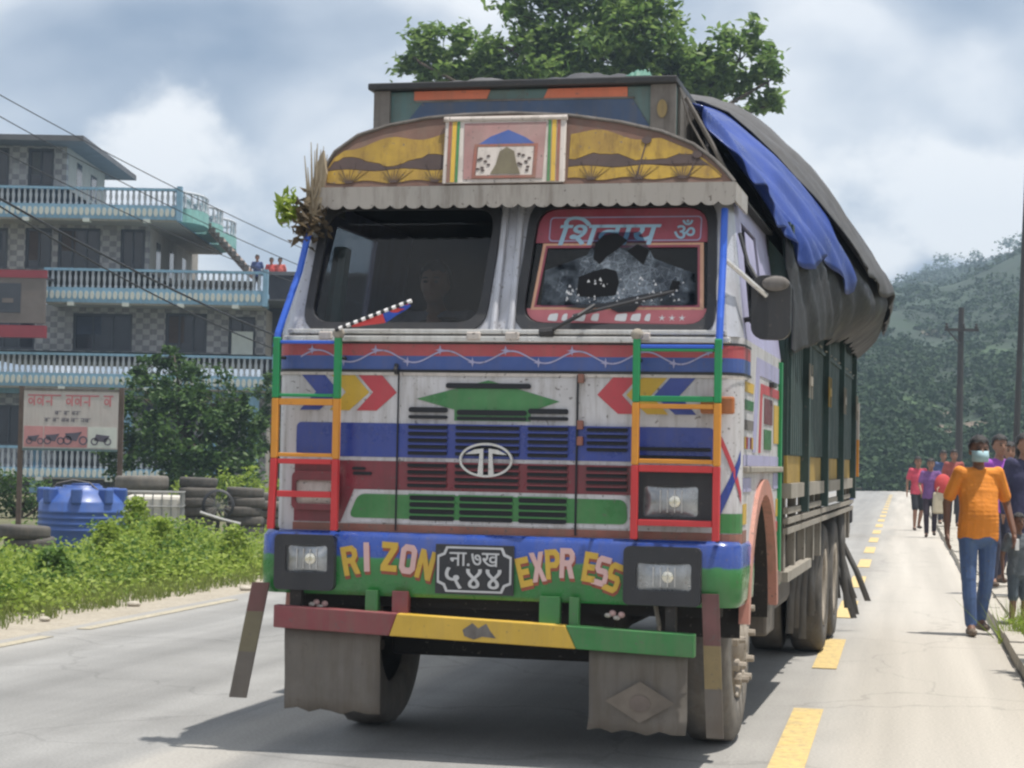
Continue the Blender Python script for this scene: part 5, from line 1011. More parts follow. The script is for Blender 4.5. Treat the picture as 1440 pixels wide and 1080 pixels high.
# valance with scalloped lower edge
nsc = 26; xl, xr = -1.035, 1.155; edge = []
for i in range(nsc):
    x0 = xl + (xr - xl) * i / nsc; x1 = xl + (xr - xl) * (i + 1) / nsc
    for j in range(5): t = j / 5; edge.append((x0 + (x1 - x0) * t, 2.782 - .011 * math.sin(math.pi * t) + (.0 if j else .008)))
edge.append((xr, 2.788))
m_val = mat('grey_valance', (.46, .43, .40), .5, .18, 3, metal=.1, dirt=.35, dcol=(.22, .18, .15))
VA = part(MB().plate(edge + [(xr, 2.884), (xl, 2.884)], (), .008, lambda u, v, w: (u, .085 + w + (v - 2.884) * -.1, v)), 'visor_valance', m_val)
for s, x in ((1, 1.152), (-1, -1.032)): MB().bx(x - .006, x + .006, .094, .62, 2.79, 2.884).obj('valance_return', m_val, VA)
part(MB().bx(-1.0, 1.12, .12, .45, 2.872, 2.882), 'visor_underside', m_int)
mroof = mat('beige_roof_skin', (.45, .42, .37), .6, .12, 4, dirt=.3, dcol=(.25, .22, .18))
P = [[(u, y + (v - 2.885) * .28 * (1 if y < .2 else 0), v - .002) for u, v in ARCH] for y in (.122, .6, 1.3, 2.1)]
part(MB().grid(P), 'cab_roof', mroof, smooth=True)
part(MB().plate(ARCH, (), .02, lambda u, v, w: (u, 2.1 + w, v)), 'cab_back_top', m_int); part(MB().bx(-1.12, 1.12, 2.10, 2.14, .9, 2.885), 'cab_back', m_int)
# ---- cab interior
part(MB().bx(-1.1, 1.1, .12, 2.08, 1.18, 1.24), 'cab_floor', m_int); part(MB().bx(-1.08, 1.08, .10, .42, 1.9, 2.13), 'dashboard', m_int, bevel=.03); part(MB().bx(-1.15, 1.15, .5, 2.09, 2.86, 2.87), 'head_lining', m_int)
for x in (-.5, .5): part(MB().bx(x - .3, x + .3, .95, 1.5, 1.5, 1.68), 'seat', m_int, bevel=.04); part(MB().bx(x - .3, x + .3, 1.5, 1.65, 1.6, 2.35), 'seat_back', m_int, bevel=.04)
part(MB().lathe([(.21, -.015), (.235, 0), (.21, .015), (.195, 0), (.21, -.015)], (0, 0, 0), 'y', 28), 'steering_wheel', m_black, smooth=True).matrix_local = Matrix.Translation((-.5, .62, 2.12)) @ Matrix.Rotation(math.radians(-50), 4, 'X')
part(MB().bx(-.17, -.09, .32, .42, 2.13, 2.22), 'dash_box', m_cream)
part(MB().tube([(-.98, .30, 2.14), (-.98, .45, 2.6)], .05, 8), 'curtain', m_teal)
# ---- painted right side of the cab
def sdec(name, poly, m, off=.004): return MB().plate(poly, (), .003, sd(off)).obj(name, m, TR)
sdec('side_blue_block', [(.62, 1.56), (.76, 1.56), (.92, 1.97), (2.1, 1.97), (2.1, 2.06), (.78, 2.06)], m_lav); sdec('side_stripe', [(.92, 1.56), (1.02, 1.56), (1.08, 1.88), (2.1, 1.88), (2.1, 1.93), (1.0, 1.93)], m_arrow_red)
for i, (z, m) in enumerate(((1.86, m_yellow), (1.77, m_green), (1.67, m_greywood))): sdec('side_bar', [(.24, z), (.62, z), (.64, z + .05), (.24, z + .05)], m)
for i, m in enumerate((m_yellow, m_arrow_red, m_lav, m_maroon, m_yellow)): sdec('side_tick', [(.24 + i * .085, 1.575), (.29 + i * .085, 1.575), (.29 + i * .085, 1.635), (.24 + i * .085, 1.635)], m)
sdec('side_violet_band', [(.2, 1.49), (2.12, 1.49), (2.12, 1.545), (.2, 1.545)], m_lav); sdec('side_violet_band', [(.2, 1.36), (.55, 1.36), (.55, 1.43), (.2, 1.43)], m_lav); sdec('side_violet_band', [(1.75, 1.36), (2.12, 1.36), (2.12, 1.45), (1.75, 1.45)], m_lav)
for z0, z1, m in ((1.20, 1.30, m_yellow), (1.11, 1.17, m_arrow_red), (.86, 1.08, m_green)): sdec('side_rear_band', [(1.93, z0), (2.13, z0), (2.13, z1), (1.93, z1)], m)
for z0, z1, m in ((1.20, 1.30, m_yellow), (1.11, 1.17, m_rustred)): sdec('side_front_band', [(.2, z0), (.36, z0), (.36, z1), (.2, z1)], m)
for y0, y1, z0, z1, m in ((1.2, 1.65, 1.72, 1.86, m_maroon), (1.75, 2.05, 1.62, 1.84, m_yellow), (1.2, 1.6, 1.58, 1.69, m_green)): sdec('side_panel_patch', [(y0, z0), (y1, z0), (y1, z1), (y0, z1)], m)
part(MB().bx(1.19, 1.225, .2, 2.14, 1.455, 1.488), 'side_moulding', m_rail, bevel=.006)
# corner crosses on the rounded front corner
def cdec(a0, a1, z0, z1, m, name, n=5):
    P = []
    for i in range(n + 1):
        a = a0 + (a1 - a0) * i / n; x = 1.08 + .1245 * math.sin(a); y = .18 - .1245 * math.cos(a); zc0 = z0[0] + (z0[1] - z0[0]) * i / n; zc1 = z1[0] + (z1[1] - z1[0]) * i / n; P.append([(x, y, zc0), (x, y, zc1)])
    return MB().grid(P).obj(name, m, TR)
cdec(.05, 1.3, (1.63, 1.30), (1.68, 1.36), m_arrow_red, 'corner_cross'); cdec(.05, 1.2, (1.20, 1.50), (1.30, 1.57), m_blue, 'corner_cross'); cdec(.0, 1.55, (1.16, 1.16), (1.255, 1.255), m_green, 'corner_band'); cdec(.0, 1.55, (1.09, 1.09), (1.155, 1.155), m_rustred, 'corner_band')
dd = MB().grid([[(1.09 + .01 * i, .052 + .004 * i, 1.34), (1.09 + .01 * i, .052 + .004 * i, 1.34 + .001)] for i in range(2)])
part(MB().plate([(2.02, .8), (2.1, .8), (2.1, 2.1), (2.02, 2.1)], (), .02, sd(.02)), 'door_post', m_lgreen)
# door handle, step, tank
part(MB().bx(1.20, 1.23, 1.45, 1.62, 1.93, 1.96), 'door_handle', m_black, bevel=.006); part(MB().bx(.95, 1.16, 1.95, 2.4, .50, .80), 'step_box', m_flap, bevel=.02); part(MB().tube([(1.12, 1.95, .86), (1.22, 1.9, .84)], .05, 8), 'tank_cap', m_rail)
# mirror
MR = part(MB().plate(rrect(1.225, 1.415, 2.12, 2.44, .06), (), .07, lambda u, v, w: (u, .22 + w + (u - 1.2) * .35, v)), 'wing_mirror', m_black, bevel=.02)
part(MB().tube([(1.11, .10, 2.50), (1.18, .14, 2.44), (1.30, .24, 2.335)], .013, 6), 'mirror_arm', m_chrome); part(MB().ball((1.345, .235, 2.395), (.070, .022, .038)), 'round_mirror', m_greywood, smooth=True); part(MB().tube([(1.15, .35, 2.66), (1.2, .3, 2.5), (1.26, .27, 2.40)], .012, 6), 'mirror_arm', m_black); part(MB().tube([(1.14, .3, 2.2), (1.2, .28, 2.22), (1.26, .27, 2.22)], .014, 6), 'mirror_arm', m_black)
part(MB().plate([(.75, 2.55), (1.2, 2.5), (1.2, 2.72), (.78, 2.72)], (), .004, sd(.006)), 'window_card', m_lav)
# ---- roof box over the cab
RB = part(MB().bx(-.955, .735, .90, 2.1, 3.18, 3.535), 'roof_box', m_teal, bevel=.01)
MB().bx(-.985, .745, .84, 2.14, 3.537, 3.575).obj('box_lid', m_black, RB, bevel=.008)
ff = lambda off: (lambda u, v, w: (u, .90 + off + w, v))
def fb(name, poly, m, off=-.006, th=.005): return MB().plate(poly, (), th, ff(off)).obj(name, m, RB)
fb('orange_panel', [(-.73, 3.482), (-.315, 3.482), (-.295, 3.532), (-.73, 3.532)], m_salmon); fb('orange_panel', [(.005, 3.475), (.47, 3.475), (.47, 3.528), (.03, 3.528)], m_salmon)
fb('navy_panel', [(-.82, 3.30), (.60, 3.30), (.50, 3.462), (-.68, 3.470)], m_navy); fb('seam_strip', [(-.72, 3.470), (.51, 3.464), (.51, 3.474), (-.72, 3.480)], m_greywood, -.009)
for x0, x1 in ((-.957, -.865), (.60, .737)): MB().bx(x0, x1, .872, .899, 3.19, 3.534).obj('corner_board', m_greywood, RB)
MB().plate(oval(.665, 3.40, .028, .05, 14), (), .005, ff(-.038)).obj('faded_spot', m_by, RB)
for i in range(5): MB().bx(.738, .752, .95 + i * .235, 1.16 + i * .235, 3.2, 3.53).obj('side_board', m_greywood, RB)
part(MB().tube([(.76, 1.1, 3.5), (.90, 1.15, 3.25), (1.0, 1.2, 3.05)], .013, 6), 'side_brace', m_greywood); part(MB().tube([(.75, .93, 3.52), (.80, .95, 3.35), (.93, 1.0, 3.12)], .006, 5), 'lashing_rope', m_greywood); part(MB().tube([(.75, 1.3, 3.5), (.86, 1.2, 3.3), (.9, 1.1, 3.12)], .010, 5), 'lashing_rope', m_black)
# ---- chassis
part(MB().bx(-.5, -.38, .3, 9.2, .72, .96), 'chassis_rail', m_chassis); part(MB().bx(.38, .5, .3, 9.2, .72, .96), 'chassis_rail', m_chassis)
part(MB().bx(-.55, .55, .35, 1.9, .62, 1.17), 'engine', m_chassis, bevel=.03); part(MB().bx(-.85, .85, 1.08, 1.22, .40, .54), 'front_axle', m_chassis, bevel=.02)
part(MB().bx(-.8, .8, .32, .36, .74, .84), 'cross_beam', m_chassis); part(MB().bx(-1.1, 1.1, .13, .30, .74, .86), 'bumper_beam', m_chassis)
for x in (-.7, .78): part(MB().tube([(x, .12, .84), (x + .03, .10, .70), (x + .02, .16, .62)], .012, 6), 'dangling_hose', m_rail)
for x in (-.93, .60):
    for k in range(4): part(MB().ball((x + .022 * (k - 1.5), .03 + .01 * (k % 2), .745 + .012 * math.sin(k * 2.2)), (.018, .012, .012 + .004 * (k % 2)), 8, 6), 'faded_flower', m_pink if k % 2 else m_cream, smooth=True)
for y in (6.45, 7.75): part(MB().tube([(-1.0, y, .5), (-.2, y, .5), (0, y, .5), (.2, y, .5), (1.0, y, .5)], [.07, .07, .2, .07, .07], 12), 'rear_axle', m_chassis)
part(MB().bx(.62, 1.1, 2.7, 4.2, .55, .98), 'fuel_tank', m_flap, bevel=.06); part(MB().bx(-1.1, -.62, 2.7, 3.8, .55, .98), 'battery_box', m_chassis, bevel=.03)
# ---- wheels
def tyre_x(R, w, m, lug=.018):
    k = w / 2; pr = [(R * .56, -k * .6), (R * .60, -k * .92), (R * .78, -k), (R * .92, -k * .96), (R * .985, -k * .78), (R, -k * .3), (R, k * .3), (R * .985, k * .78), (R * .92, k * .96), (R * .78, k), (R * .60, k * .92), (R * .56, k * .6)]
    return MB().lathe(pr, (0, 0, 0), 'x', 60, (lambda i, r, h: (1 - lug) if (i % 2 and r > R * .95) else 1)).mesh('wheel', m, True)
ty_front = tyre_x(.55, .27, m_dusty_tyre); ty_rear = tyre_x(.52, .26, m_rubber); ty_in = tyre_x(.52, .26, m_dusty_tyre)
rim_f = MB().lathe([(.295, .10), (.31, .13), (.29, .12), (.26, .04), (.20, .02), (.15, .06), (.15, .12), (.11, .16), (.0, .16)], (0, 0, 0), 'x', 36).mesh('rim', m_rim, True)
rim_r = MB().lathe([(.295, .10), (.31, .125), (.27, .10), (.24, -.04), (.16, -.05), (.15, .05), (.10, .09), (.0, .09)], (0, 0, 0), 'x', 36).mesh('rim', m_rim, True)
nut = MB().lathe([(.0, .03), (.018, .03), (.018, 0), (.028, 0), (.028, -.02)], (0, 0, 0), 'x', 7).mesh('wheel_nut', m_rim)
def wheel(x, y, s, me, rim, nuts):
    w = put('wheel', me, TR, (x, y, .55 if me is ty_front else .52)); w.scale = (s, 1, 1)
    if rim: put('rim', rim, w)
    for i in range(nuts):
        a = 2 * math.pi * i / nuts; put('wheel_nut', nut, w, (.045 if me is not ty_front else .03, .215 * math.cos(a), .215 * math.sin(a)))
    return w
for s in (1, -1):
    wheel(s * .96, 1.15, s, ty_front, rim_f, 10)
    for y in (6.45, 7.75): wheel(s * 1.06, y, s, ty_rear, rim_r, 8); wheel(s * .74, y, s, ty_in, None, 0)
part(MB().lathe([(.0, .03), (.06, .03), (.09, .0), (.12, -.05)], (1.10, 1.15, .55), 'x', 16), 'hub_cap', m_rim, smooth=True)
# studded hub ring standing proud of the front wheel
for i in range(10):
    a = 2 * math.pi * i / 10; part(MB().tube([(1.0, 1.15 + .235 * math.cos(a), .57 + .235 * math.sin(a)), (1.11, 1.15 + .235 * math.cos(a), .57 + .235 * math.sin(a)), (1.115, 1.15 + .235 * math.cos(a), .57 + .235 * math.sin(a)), (1.15, 1.15 + .235 * math.cos(a), .57 + .235 * math.sin(a))], [.034, .034, .02, .018], 7), 'hub_stud', m_rim)
# ---- cargo bed
BY0, BY1, BX = 2.2, 9.3, 1.22
part(MB().bx(-1.16, 1.16, 2.05, 2.19, 1.24, 1.29), 'sun_block_plate', m_chassis); part(MB().bx(-1.1, 1.1, 2.13, 2.19, 2.30, 2.34), 'sun_block_plate', m_chassis)  # unseen plates added to stop sunlight slipping between cab and bed
part(MB().bx(-BX, BX, BY0, BY1, 1.30, 1.385), 'bed_floor', m_chassis)
for s in (1, -1):
    sg_ = part(MB().bx(s * BX - .02, s * BX + .02, BY0, BY1, 1.555, 2.95), 'bed_side', m_bed); 
    MB().bx(s * BX - .021, s * BX + .021, BY0, BY1, 1.39, 1.5545).obj('ochre_band', m_bedy, sg_)
    for i in range(47):
        y = BY0 + .05 + i * .15; MB().bx(s * (BX + .0205), s * (BX + .035), y, y + .11, 1.56, 2.94).obj('side_plank', m_bed, sg_) if s > 0 else None
    for y in (3.2, 5.05, 6.95, 8.82):
        po = MB().bx(s * (BX + .02), s * (BX + .075), y - .05, y + .05, 1.2, 2.96).obj('bed_post', m_bed, sg_)
        if s > 0:
            for k in (-.10, .10): MB().bx(BX + .076, BX + .084, y + k - .018, y + k + .018, 1.93, 2.15).obj('post_bracket', m_rail if y != 5.05 else m_bedy, po)
            MB().bx(BX + .076, BX + .088, y - .10, y + .10, 2.01, 2.07).obj('post_bracket', m_rail if y != 5.05 else m_bedy, po)
    MB().bx(s * (BX + .022), s * (BX + .05), BY0 + .1, BY1, 2.30, 2.325).obj('rope_rail', m_bed, sg_)
    rl = part(MB().bx(s * (BX - .04), s * (BX + .05), BY0 - .02, BY1 + .02, 1.30, 1.388), 'bed_rail', m_rail)
    for z in (1.225, 1.165, 1.105): MB().bx(s * (BX + .0), s * (BX + .03), BY0, BY1, z - .018, z + .018).obj('guard_slat', m_rail, rl)
    for y in (2.35, 3.1, 3.9, 4.7, 5.4, 8.6, 9.2): MB().bx(s * (BX - .05), s * (BX - .001), y - .05, y + .05, .82, 1.30).obj('guard_post', m_rail, rl)
    for y0, y1 in ((2.25, 4.1),): MB().bx(s * (BX - .03), s * (BX + .03), y0, y1, .80, .86).obj('guard_bar', m_rail, rl)
for i in range(26): part(MB().tube([(BX + .055, 2.5 + i * .26, 2.33 + .012 * math.sin(i * 2.1)), (BX + .06, 2.62 + i * .26, 2.335)], .007, 4), 'rope_loop', m_rail) if i % 2 else None
part(MB().plate([(-BX, 1.39), (BX, 1.39), (BX, 2.72), (.9, 3.1), (.6, 3.3), (-.6, 3.3), (-.9, 3.1), (-BX, 2.72)], (), .04, lambda u, v, w: (u, BY0 - .02 + w, v)), 'bed_front', m_bed); part(MB().bx(-BX, BX, BY1 - .02, BY1 + .02, 1.39, 2.95), 'bed_tail', m_bed)
part(MB().bx(BX + .05, BX + .08, 9.2, 9.28, 1.4, 1.75), 'tail_pole', m_orange); part(MB().bx(BX + .05, BX + .08, 9.2, 9.28, 1.7505, 2.1), 'tail_pole', m_cream)
# rubber strips hanging in front of and behind the rear wheels
m_strip = mat('grey_rubber_strip', (.10, .10, .10), .8, .25, 8, dirt=.4, dcol=(.2, .18, .16)); rr3 = random.Random(4)
for i in range(13):
    y = 5.55 + .035 * (i % 5) if i < 5 else 8.35 + .03 * (i - 5); x = 1.0 + .035 * (i % 6); zt_ = 1.12; zl = rr3.uniform(.15, .4) if i < 5 else rr3.uniform(.06, .35); sw = rr3.uniform(-.03, .05) if i < 5 else rr3.uniform(.0, .30)
    pts = [(x, y, zt_), (x + .02, y + .01, .8), (x + sw * .6, y + .02, (.8 + zl) / 2), (x + sw, y + .03, zl)]
    P = [[(p[0] - .028, p[1], p[2]), (p[0] + .028, p[1] + .012, p[2])] for p in pts]; o = part(MB().grid(P), 'rubber_strip', m_strip, smooth=True); q = o.modifiers.new('solid', 'SOLIDIFY'); q.thickness = .008
# ================================================================== things carried by the lorry
TM = Matrix.Translation((-.067, 9.56, 0)) @ Matrix.Rotation(math.radians(-13.2), 4, 'Z')
def carried(mb, name, m, label, cat, smooth=True, fix=True):
    o = mb.obj(name, m, None, smooth=smooth, fix=fix); o.matrix_world = TM; return tag(o, label, cat)
sec = {1.15: [(-.6, 3.565), (0, 3.57), (.55, 3.55), (.76, 3.49), (.85, 3.36), (.95, 3.20), (1.06, 3.04), (1.15, 2.90), (1.17, 2.82)], 1.35: [(-.6, 3.585), (0, 3.59), (.55, 3.56), (.76, 3.50), (.86, 3.38), (.97, 3.22), (1.09, 3.05), (1.17, 2.90), (1.19, 2.80)], 2.15: [(-.6, 3.50), (0, 3.52), (.55, 3.52), (.74, 3.47), (.93, 3.26), (1.10, 3.0), (1.22, 2.78), (1.26, 2.45), (1.26, 2.15)],
       3.4: [(-.6, 3.78), (0, 3.86), (.55, 3.80), (.85, 3.60), (1.08, 3.36), (1.28, 3.08), (1.40, 2.82), (1.42, 2.55), (1.36, 2.32)],
       5.0: [(-.6, 4.02), (0, 4.20), (.55, 4.10), (.90, 3.86), (1.18, 3.55), (1.42, 3.18), (1.60, 2.84), (1.60, 2.62), (1.40, 2.42)],
       6.6: [(-.6, 3.98), (0, 4.15), (.55, 4.02), (.92, 3.78), (1.20, 3.48), (1.45, 3.14), (1.62, 2.86), (1.58, 2.68), (1.36, 2.5)],
       9.25: [(-.6, 3.6), (0, 3.75), (.55, 3.65), (.90, 3.45), (1.15, 3.2), (1.35, 2.98), (1.46, 2.80), (1.42, 2.66), (1.28, 2.52)]}
ys = sorted(sec)
def tarp_pt(y, s, wr=1., off=0.):
    P = []
    for yy in ys:
        q = sec[yy]; f = s * (len(q) - 1); i = min(int(f), len(q) - 2); t = f - i
        def cr(k):
            a, b, c, d = (q[max(i - 1, 0)][k], q[i][k], q[i + 1][k], q[min(i + 2, len(q) - 1)][k]); return .5 * (2 * b + (c - a) * t + (2 * a - 5 * b + 4 * c - d) * t * t + (3 * b - a - 3 * c + d) * t ** 3)
        P.append((cr(0), cr(1)))
    x = float(np.interp(y, ys, [p[0] for p in P])); z = float(np.interp(y, ys, [p[1] for p in P]))
    w = .050 * (1 - 2 * abs(mnoise.noise(Vector((y * 2.6 - s * 5.5, s * 1.3, 1.7))))) + .055 * mnoise.noise(Vector((y * 1.1 - s * 3, s * 2.2, 5))) + .02 * mnoise.noise(Vector((y * 6.5 - s * 9, s * 4, 3))) - .03
    nx, nz = (.8, .5) if s > .4 else (.3, .9)
    return (x + nx * (w * wr + off), y + .03 * mnoise.noise(Vector((s * 9, y * 2, 0))), z + nz * (w * wr + off))
def tarp(y0, y1, s0, s1, off, ny, ns, ragged=0.):
    P = []
    for i in range(ny + 1):
        y = y0 + (y1 - y0) * i / ny; row = []
        for j in range(ns + 1):
            se = (s1(y) if callable(s1) else s1) + ragged * mnoise.noise(Vector((y * 1.7, off * 30, 2))); sb_ = s0(y) if callable(s0) else s0; s = sb_ + (se - sb_) * j / ns; row.append(tarp_pt(y, min(1., max(0, s)), 1., off))
        P.append(row)
    return MB().grid(P)
m_tblue = mat('blue_tarpaulin', (.013, .045, .26), .36, .25, 3, dirt=.06, dcol=(.3, .35, .45), bump=.15, bscale=25); m_tblack = mat('black_tarpaulin', (.03, .031, .037), .6, .25, 3, dirt=.12, dcol=(.09, .09, .095), bump=.2, bscale=20); m_tgrey = mat('grey_tarpaulin', (.085, .085, .09), .7, .25, 2.5, dirt=.35, dcol=(.06, .06, .06), dscale=5, bump=.2, bscale=20)
for args, nm, m, lb_ in (((2.12, 9.2, .45, 1.0, 0., 90, 40, .02), 'black_tarpaulin', m_tblack, 'black tarpaulin hanging over the lower side of the load'), ((3.3, 9.22, 0, (lambda y: float(np.interp(y, [3.3, 3.6, 3.9, 4.3, 9.2], [.05, .25, .55, .76, .86]))), .075, 90, 40, .05), 'grey_tarpaulin', m_tgrey, 'faded grey tarpaulin over the rear of the load'), ((1.15, 4.0, (lambda y: float(np.interp(y, [1.15, 2.2, 2.7], [.40, .33, .04]))), .79, .045, 80, 50, .06), 'blue_tarpaulin', m_tblue, 'shiny blue tarpaulin draped over the front of the load')):
    o = carried(tarp(*args), nm, m, lb_, 'tarpaulin', fix=False); q = o.modifiers.new('solid', 'SOLIDIFY'); q.thickness = .006
# load under the tarpaulins
carried(MB().grid([[(x * .86 - .06, y * .98 + .1, max(z - .14, 2.62)) for x, z in sec[y][:-1]] + [(0, y * .98 + .1, 2.6)] for y in ys if y > 2]), 'sack_load', m_greywood, 'bulging load hidden under the tarpaulins', 'load')
# crumpled sheets on the roof box
def crumple(x0, x1, y0, y1, z, h, seed, name, m, label):
    P = []
    for i in range(25):
        row = []
        for j in range(15):
            a, b = i / 24, j / 14; e_ = math.sin(math.pi * a) ** .5 * math.sin(math.pi * b) ** .6
            row.append((x0 + (x1 - x0) * a, y0 + (y1 - y0) * b, z + h * e_ * (.55 + .9 * abs(mnoise.noise(Vector((a * 5 + seed, b * 4, seed)))))))
        P.append(row)
    carried(MB().grid(P), name, m, label, 'sheet')
crumple(-.62, -.12, .9, 1.9, 3.578, .09, 1.3, 'folded_sheet', m_tgrey, 'grey folded sheet lying on the left of the roof box'); crumple(-.02, .62, .88, 1.9, 3.578, .105, 4.1, 'crumpled_sheet', m_tblack, 'black crumpled sheet lying on the right of the roof box'); crumple(.46, .60, .86, 1.2, 3.58, .07, 7.7, 'green_sheet', mat('dull_green_sheet', (.06, .16, .12), .6, .2, 5), 'scrap of green sheet at the right end of the roof box')
# checkered ribbon stick tied to the left post knob
st_ = thing('pennant_stick', 'black and white checkered stick with red and blue cloth across the left windscreen', 'pennant'); st_.matrix_world = TM
A = Vector((-.83, -.09, 2.135)); B = Vector((-.44, -.07, 2.285))
for i in range(20):
    a = A.lerp(B, i / 20); b = A.lerp(B, (i + 1) / 20)
    MB().tube([a, b], .011, 6).obj('stick_band', m_swhite if i % 2 else m_black, st_)
m_pr = mat('pennant_red', (.62, .06, .06), .6, .1, 9); m_pb = mat('pennant_blue', (.03, .09, .48), .6, .1, 9)
def cloth(t0, t1, d0, d1, m, nm):
    P = []
    for i in range(9):
        t = t0 + (t1 - t0) * i / 8; a = A.lerp(B, t); d = (d0 + (d1 - d0) * i / 8); P.append([a, a + Vector((.01, -.008 * math.sin(i), -d * .5)), a + Vector((.02, .006 * math.sin(i * 1.3), -d))])
    MB().grid(P).obj(nm, m, st_, smooth=True)
cloth(.18, .62, .012, .055, m_pr, 'red_cloth'); cloth(.60, .95, .055, .02, m_pb, 'blue_cloth'); cloth(.70, .94, .028, .018, m_pr, 'red_tip')
# dried bunch tied to the left guard pole
db = thing('dried_bunch', 'dried leaf and straw bunch tied to the left guard pole', 'bunch'); db.matrix_world = TM @ Matrix.Translation((-1.05, .12, 2.74))
m_straw = mat('dry_straw', (.34, .28, .20), .9, .25, 12); m_dry = leafmat('dry_leaves', (.05, .04, .03), (.20, .15, .09), .2, .7)
mb = MB(); rr4 = random.Random(2)
for i in range(30): a = rr4.uniform(-.22, .10); b = rr4.uniform(-.2, .2); Lh = rr4.uniform(.22, .40); mb.tube([(rr4.uniform(-.03, .03), rr4.uniform(-.03, .03), -.03), (.05 + a * .25, b * .3, Lh * .5), (.06 + a * .35, b * .4, Lh)], [.008, .006, .002], 4)
mb.obj('straw', m_straw, db)
MB().plate([(-.045, .0), (.03, .0), (.06, .22), (.04, .34), (.0, .25), (-.02, .12)], (), .03, lambda u, v, w: (u + .03, w - .03, v)).obj('dry_sheath', m_straw, db)
Q = RNG.normal(size=(160, 3)) * [.045, .05, .06] + [.0, 0, -.02]; LV, LF = leaves(Q, .07, RNG, .1, .4, .4); np_obj('dry_leaves', LV, LF, m_dry, db)
Q = RNG.normal(size=(120, 3)) * [.03, .04, .045] + [-.115, 0, .04]; LV, LF = leaves(Q, .06, RNG, .3, .3, .45); np_obj('green_leaves', LV, LF, m_weed, db); MB().tube([(0, 0, -.03), (-.06, 0, .0), (-.115, 0, .05)], .005, 5).obj('twig', m_stem, db)

# ================================================================== PEOPLE
def skin(name, c): return mat(name, c, .55, .1, 12)
m_skin = skin('skin', (.26, .135, .085)); m_skin_d = skin('dark_skin', (.17, .085, .055)); m_hair = mat('black_hair', (.014, .011, .011), .5, .3, 40, bump=.5, bscale=150)
m_eye = mat('eye_dark', (.02, .015, .012), .2, .05, 9); m_lip = mat('lip', (.25, .10, .08), .5, .05, 9)
def capsule(mb, a, ra, b, rb, n=10):
    a, b = Vector(a), Vector(b); d = (b - a); L_ = d.length or 1e-6; d = d / L_; pts = []; rs = []
    for k in (85, 60, 35, 12): an = math.radians(k); pts.append(a - d * ra * math.sin(an)); rs.append(ra * math.cos(an))
    for k in (12, 35, 60, 85): an = math.radians(k); pts.append(b + d * rb * math.sin(an)); rs.append(rb * math.cos(an))
    mb.tube(pts, rs, n)
class Body:
    def __init__(s): s.pr = []
    def cap(s, a, ra, b, rb, lab): s.pr.append((np.array(a, float), ra, np.array(b, float), rb, lab, np.ones(3))); return s
    def ell(s, c, r, lab): s.pr.append((np.array(c, float), 1., np.array(c, float), 1., lab, np.array(r, float))); return s
    def build(s, name, mats, voxel, parent, extra=None, hem=None):
        mb = MB()
        for a, ra, b, rb, lab, r in s.pr:
            if (r == 1).all(): capsule(mb, a, ra, b, rb)
            else: mb.ball(tuple(a), tuple(r), 16, 12)
        o = mb.obj('tmp', m_skin); rm = o.modifiers.new('r', 'REMESH'); rm.mode = 'VOXEL'; rm.voxel_size = voxel; sm_ = o.modifiers.new('s', 'SMOOTH'); sm_.factor = .5; sm_.iterations = 7
        dg = bpy.context.evaluated_depsgraph_get(); dg.update(); me = bpy.data.meshes.new_from_object(o.evaluated_get(dg)); bpy.data.objects.remove(o)
        co = np.empty(len(me.vertices) * 3, np.float32); me.vertices.foreach_get('co', co); co = co.reshape(-1, 3).astype(float)
        best = np.full(len(co), 9.); lab_i = np.zeros(len(co), int); labs = list(mats)
        for a, ra, b, rb, lab, r in s.pr:
            if (r == 1).all():
                d = b - a; L2 = max(d @ d, 1e-9); t = np.clip((co - a) @ d / L2, 0, 1); dist = np.linalg.norm(co - a - t[:, None] * d, axis=1) - (ra + (rb - ra) * t)
            else: q = (co - a) / r; dist = (np.linalg.norm(q, axis=1) - 1) * r.min()
            m_ = dist < best; best[m_] = dist[m_]; lab_i[m_] = labs.index(lab)
        if hem is not None:
            lab_i[(lab_i == labs.index('trousers')) & (co[:, 2] > hem + .012 * np.sin(co[:, 0] * 31) + .01 * np.sin(co[:, 1] * 40))] = labs.index('shirt')
            lab_i[(lab_i == labs.index('shirt')) & (co[:, 2] < hem + .012 * np.sin(co[:, 0] * 31) + .01 * np.sin(co[:, 1] * 40))] = labs.index('trousers')
        me.materials.clear()
        for l_ in labs: me.materials.append(mats[l_])
        n = len(me.polygons); fl = np.empty(n, int); vi = [p.vertices[0] for p in me.polygons]
        vs_ = [list(p.vertices) for p in me.polygons]; fl = [int(np.bincount(lab_i[v]).argmax()) for v in vs_]
        me.polygons.foreach_set('material_index', fl); me.polygons.foreach_set('use_smooth', [True] * n)
        if extra: extra(me)
        ob = bpy.data.objects.new('body', me); COL.objects.link(ob); ob.parent = parent; return ob
def V3(*a): return np.array(a, float)
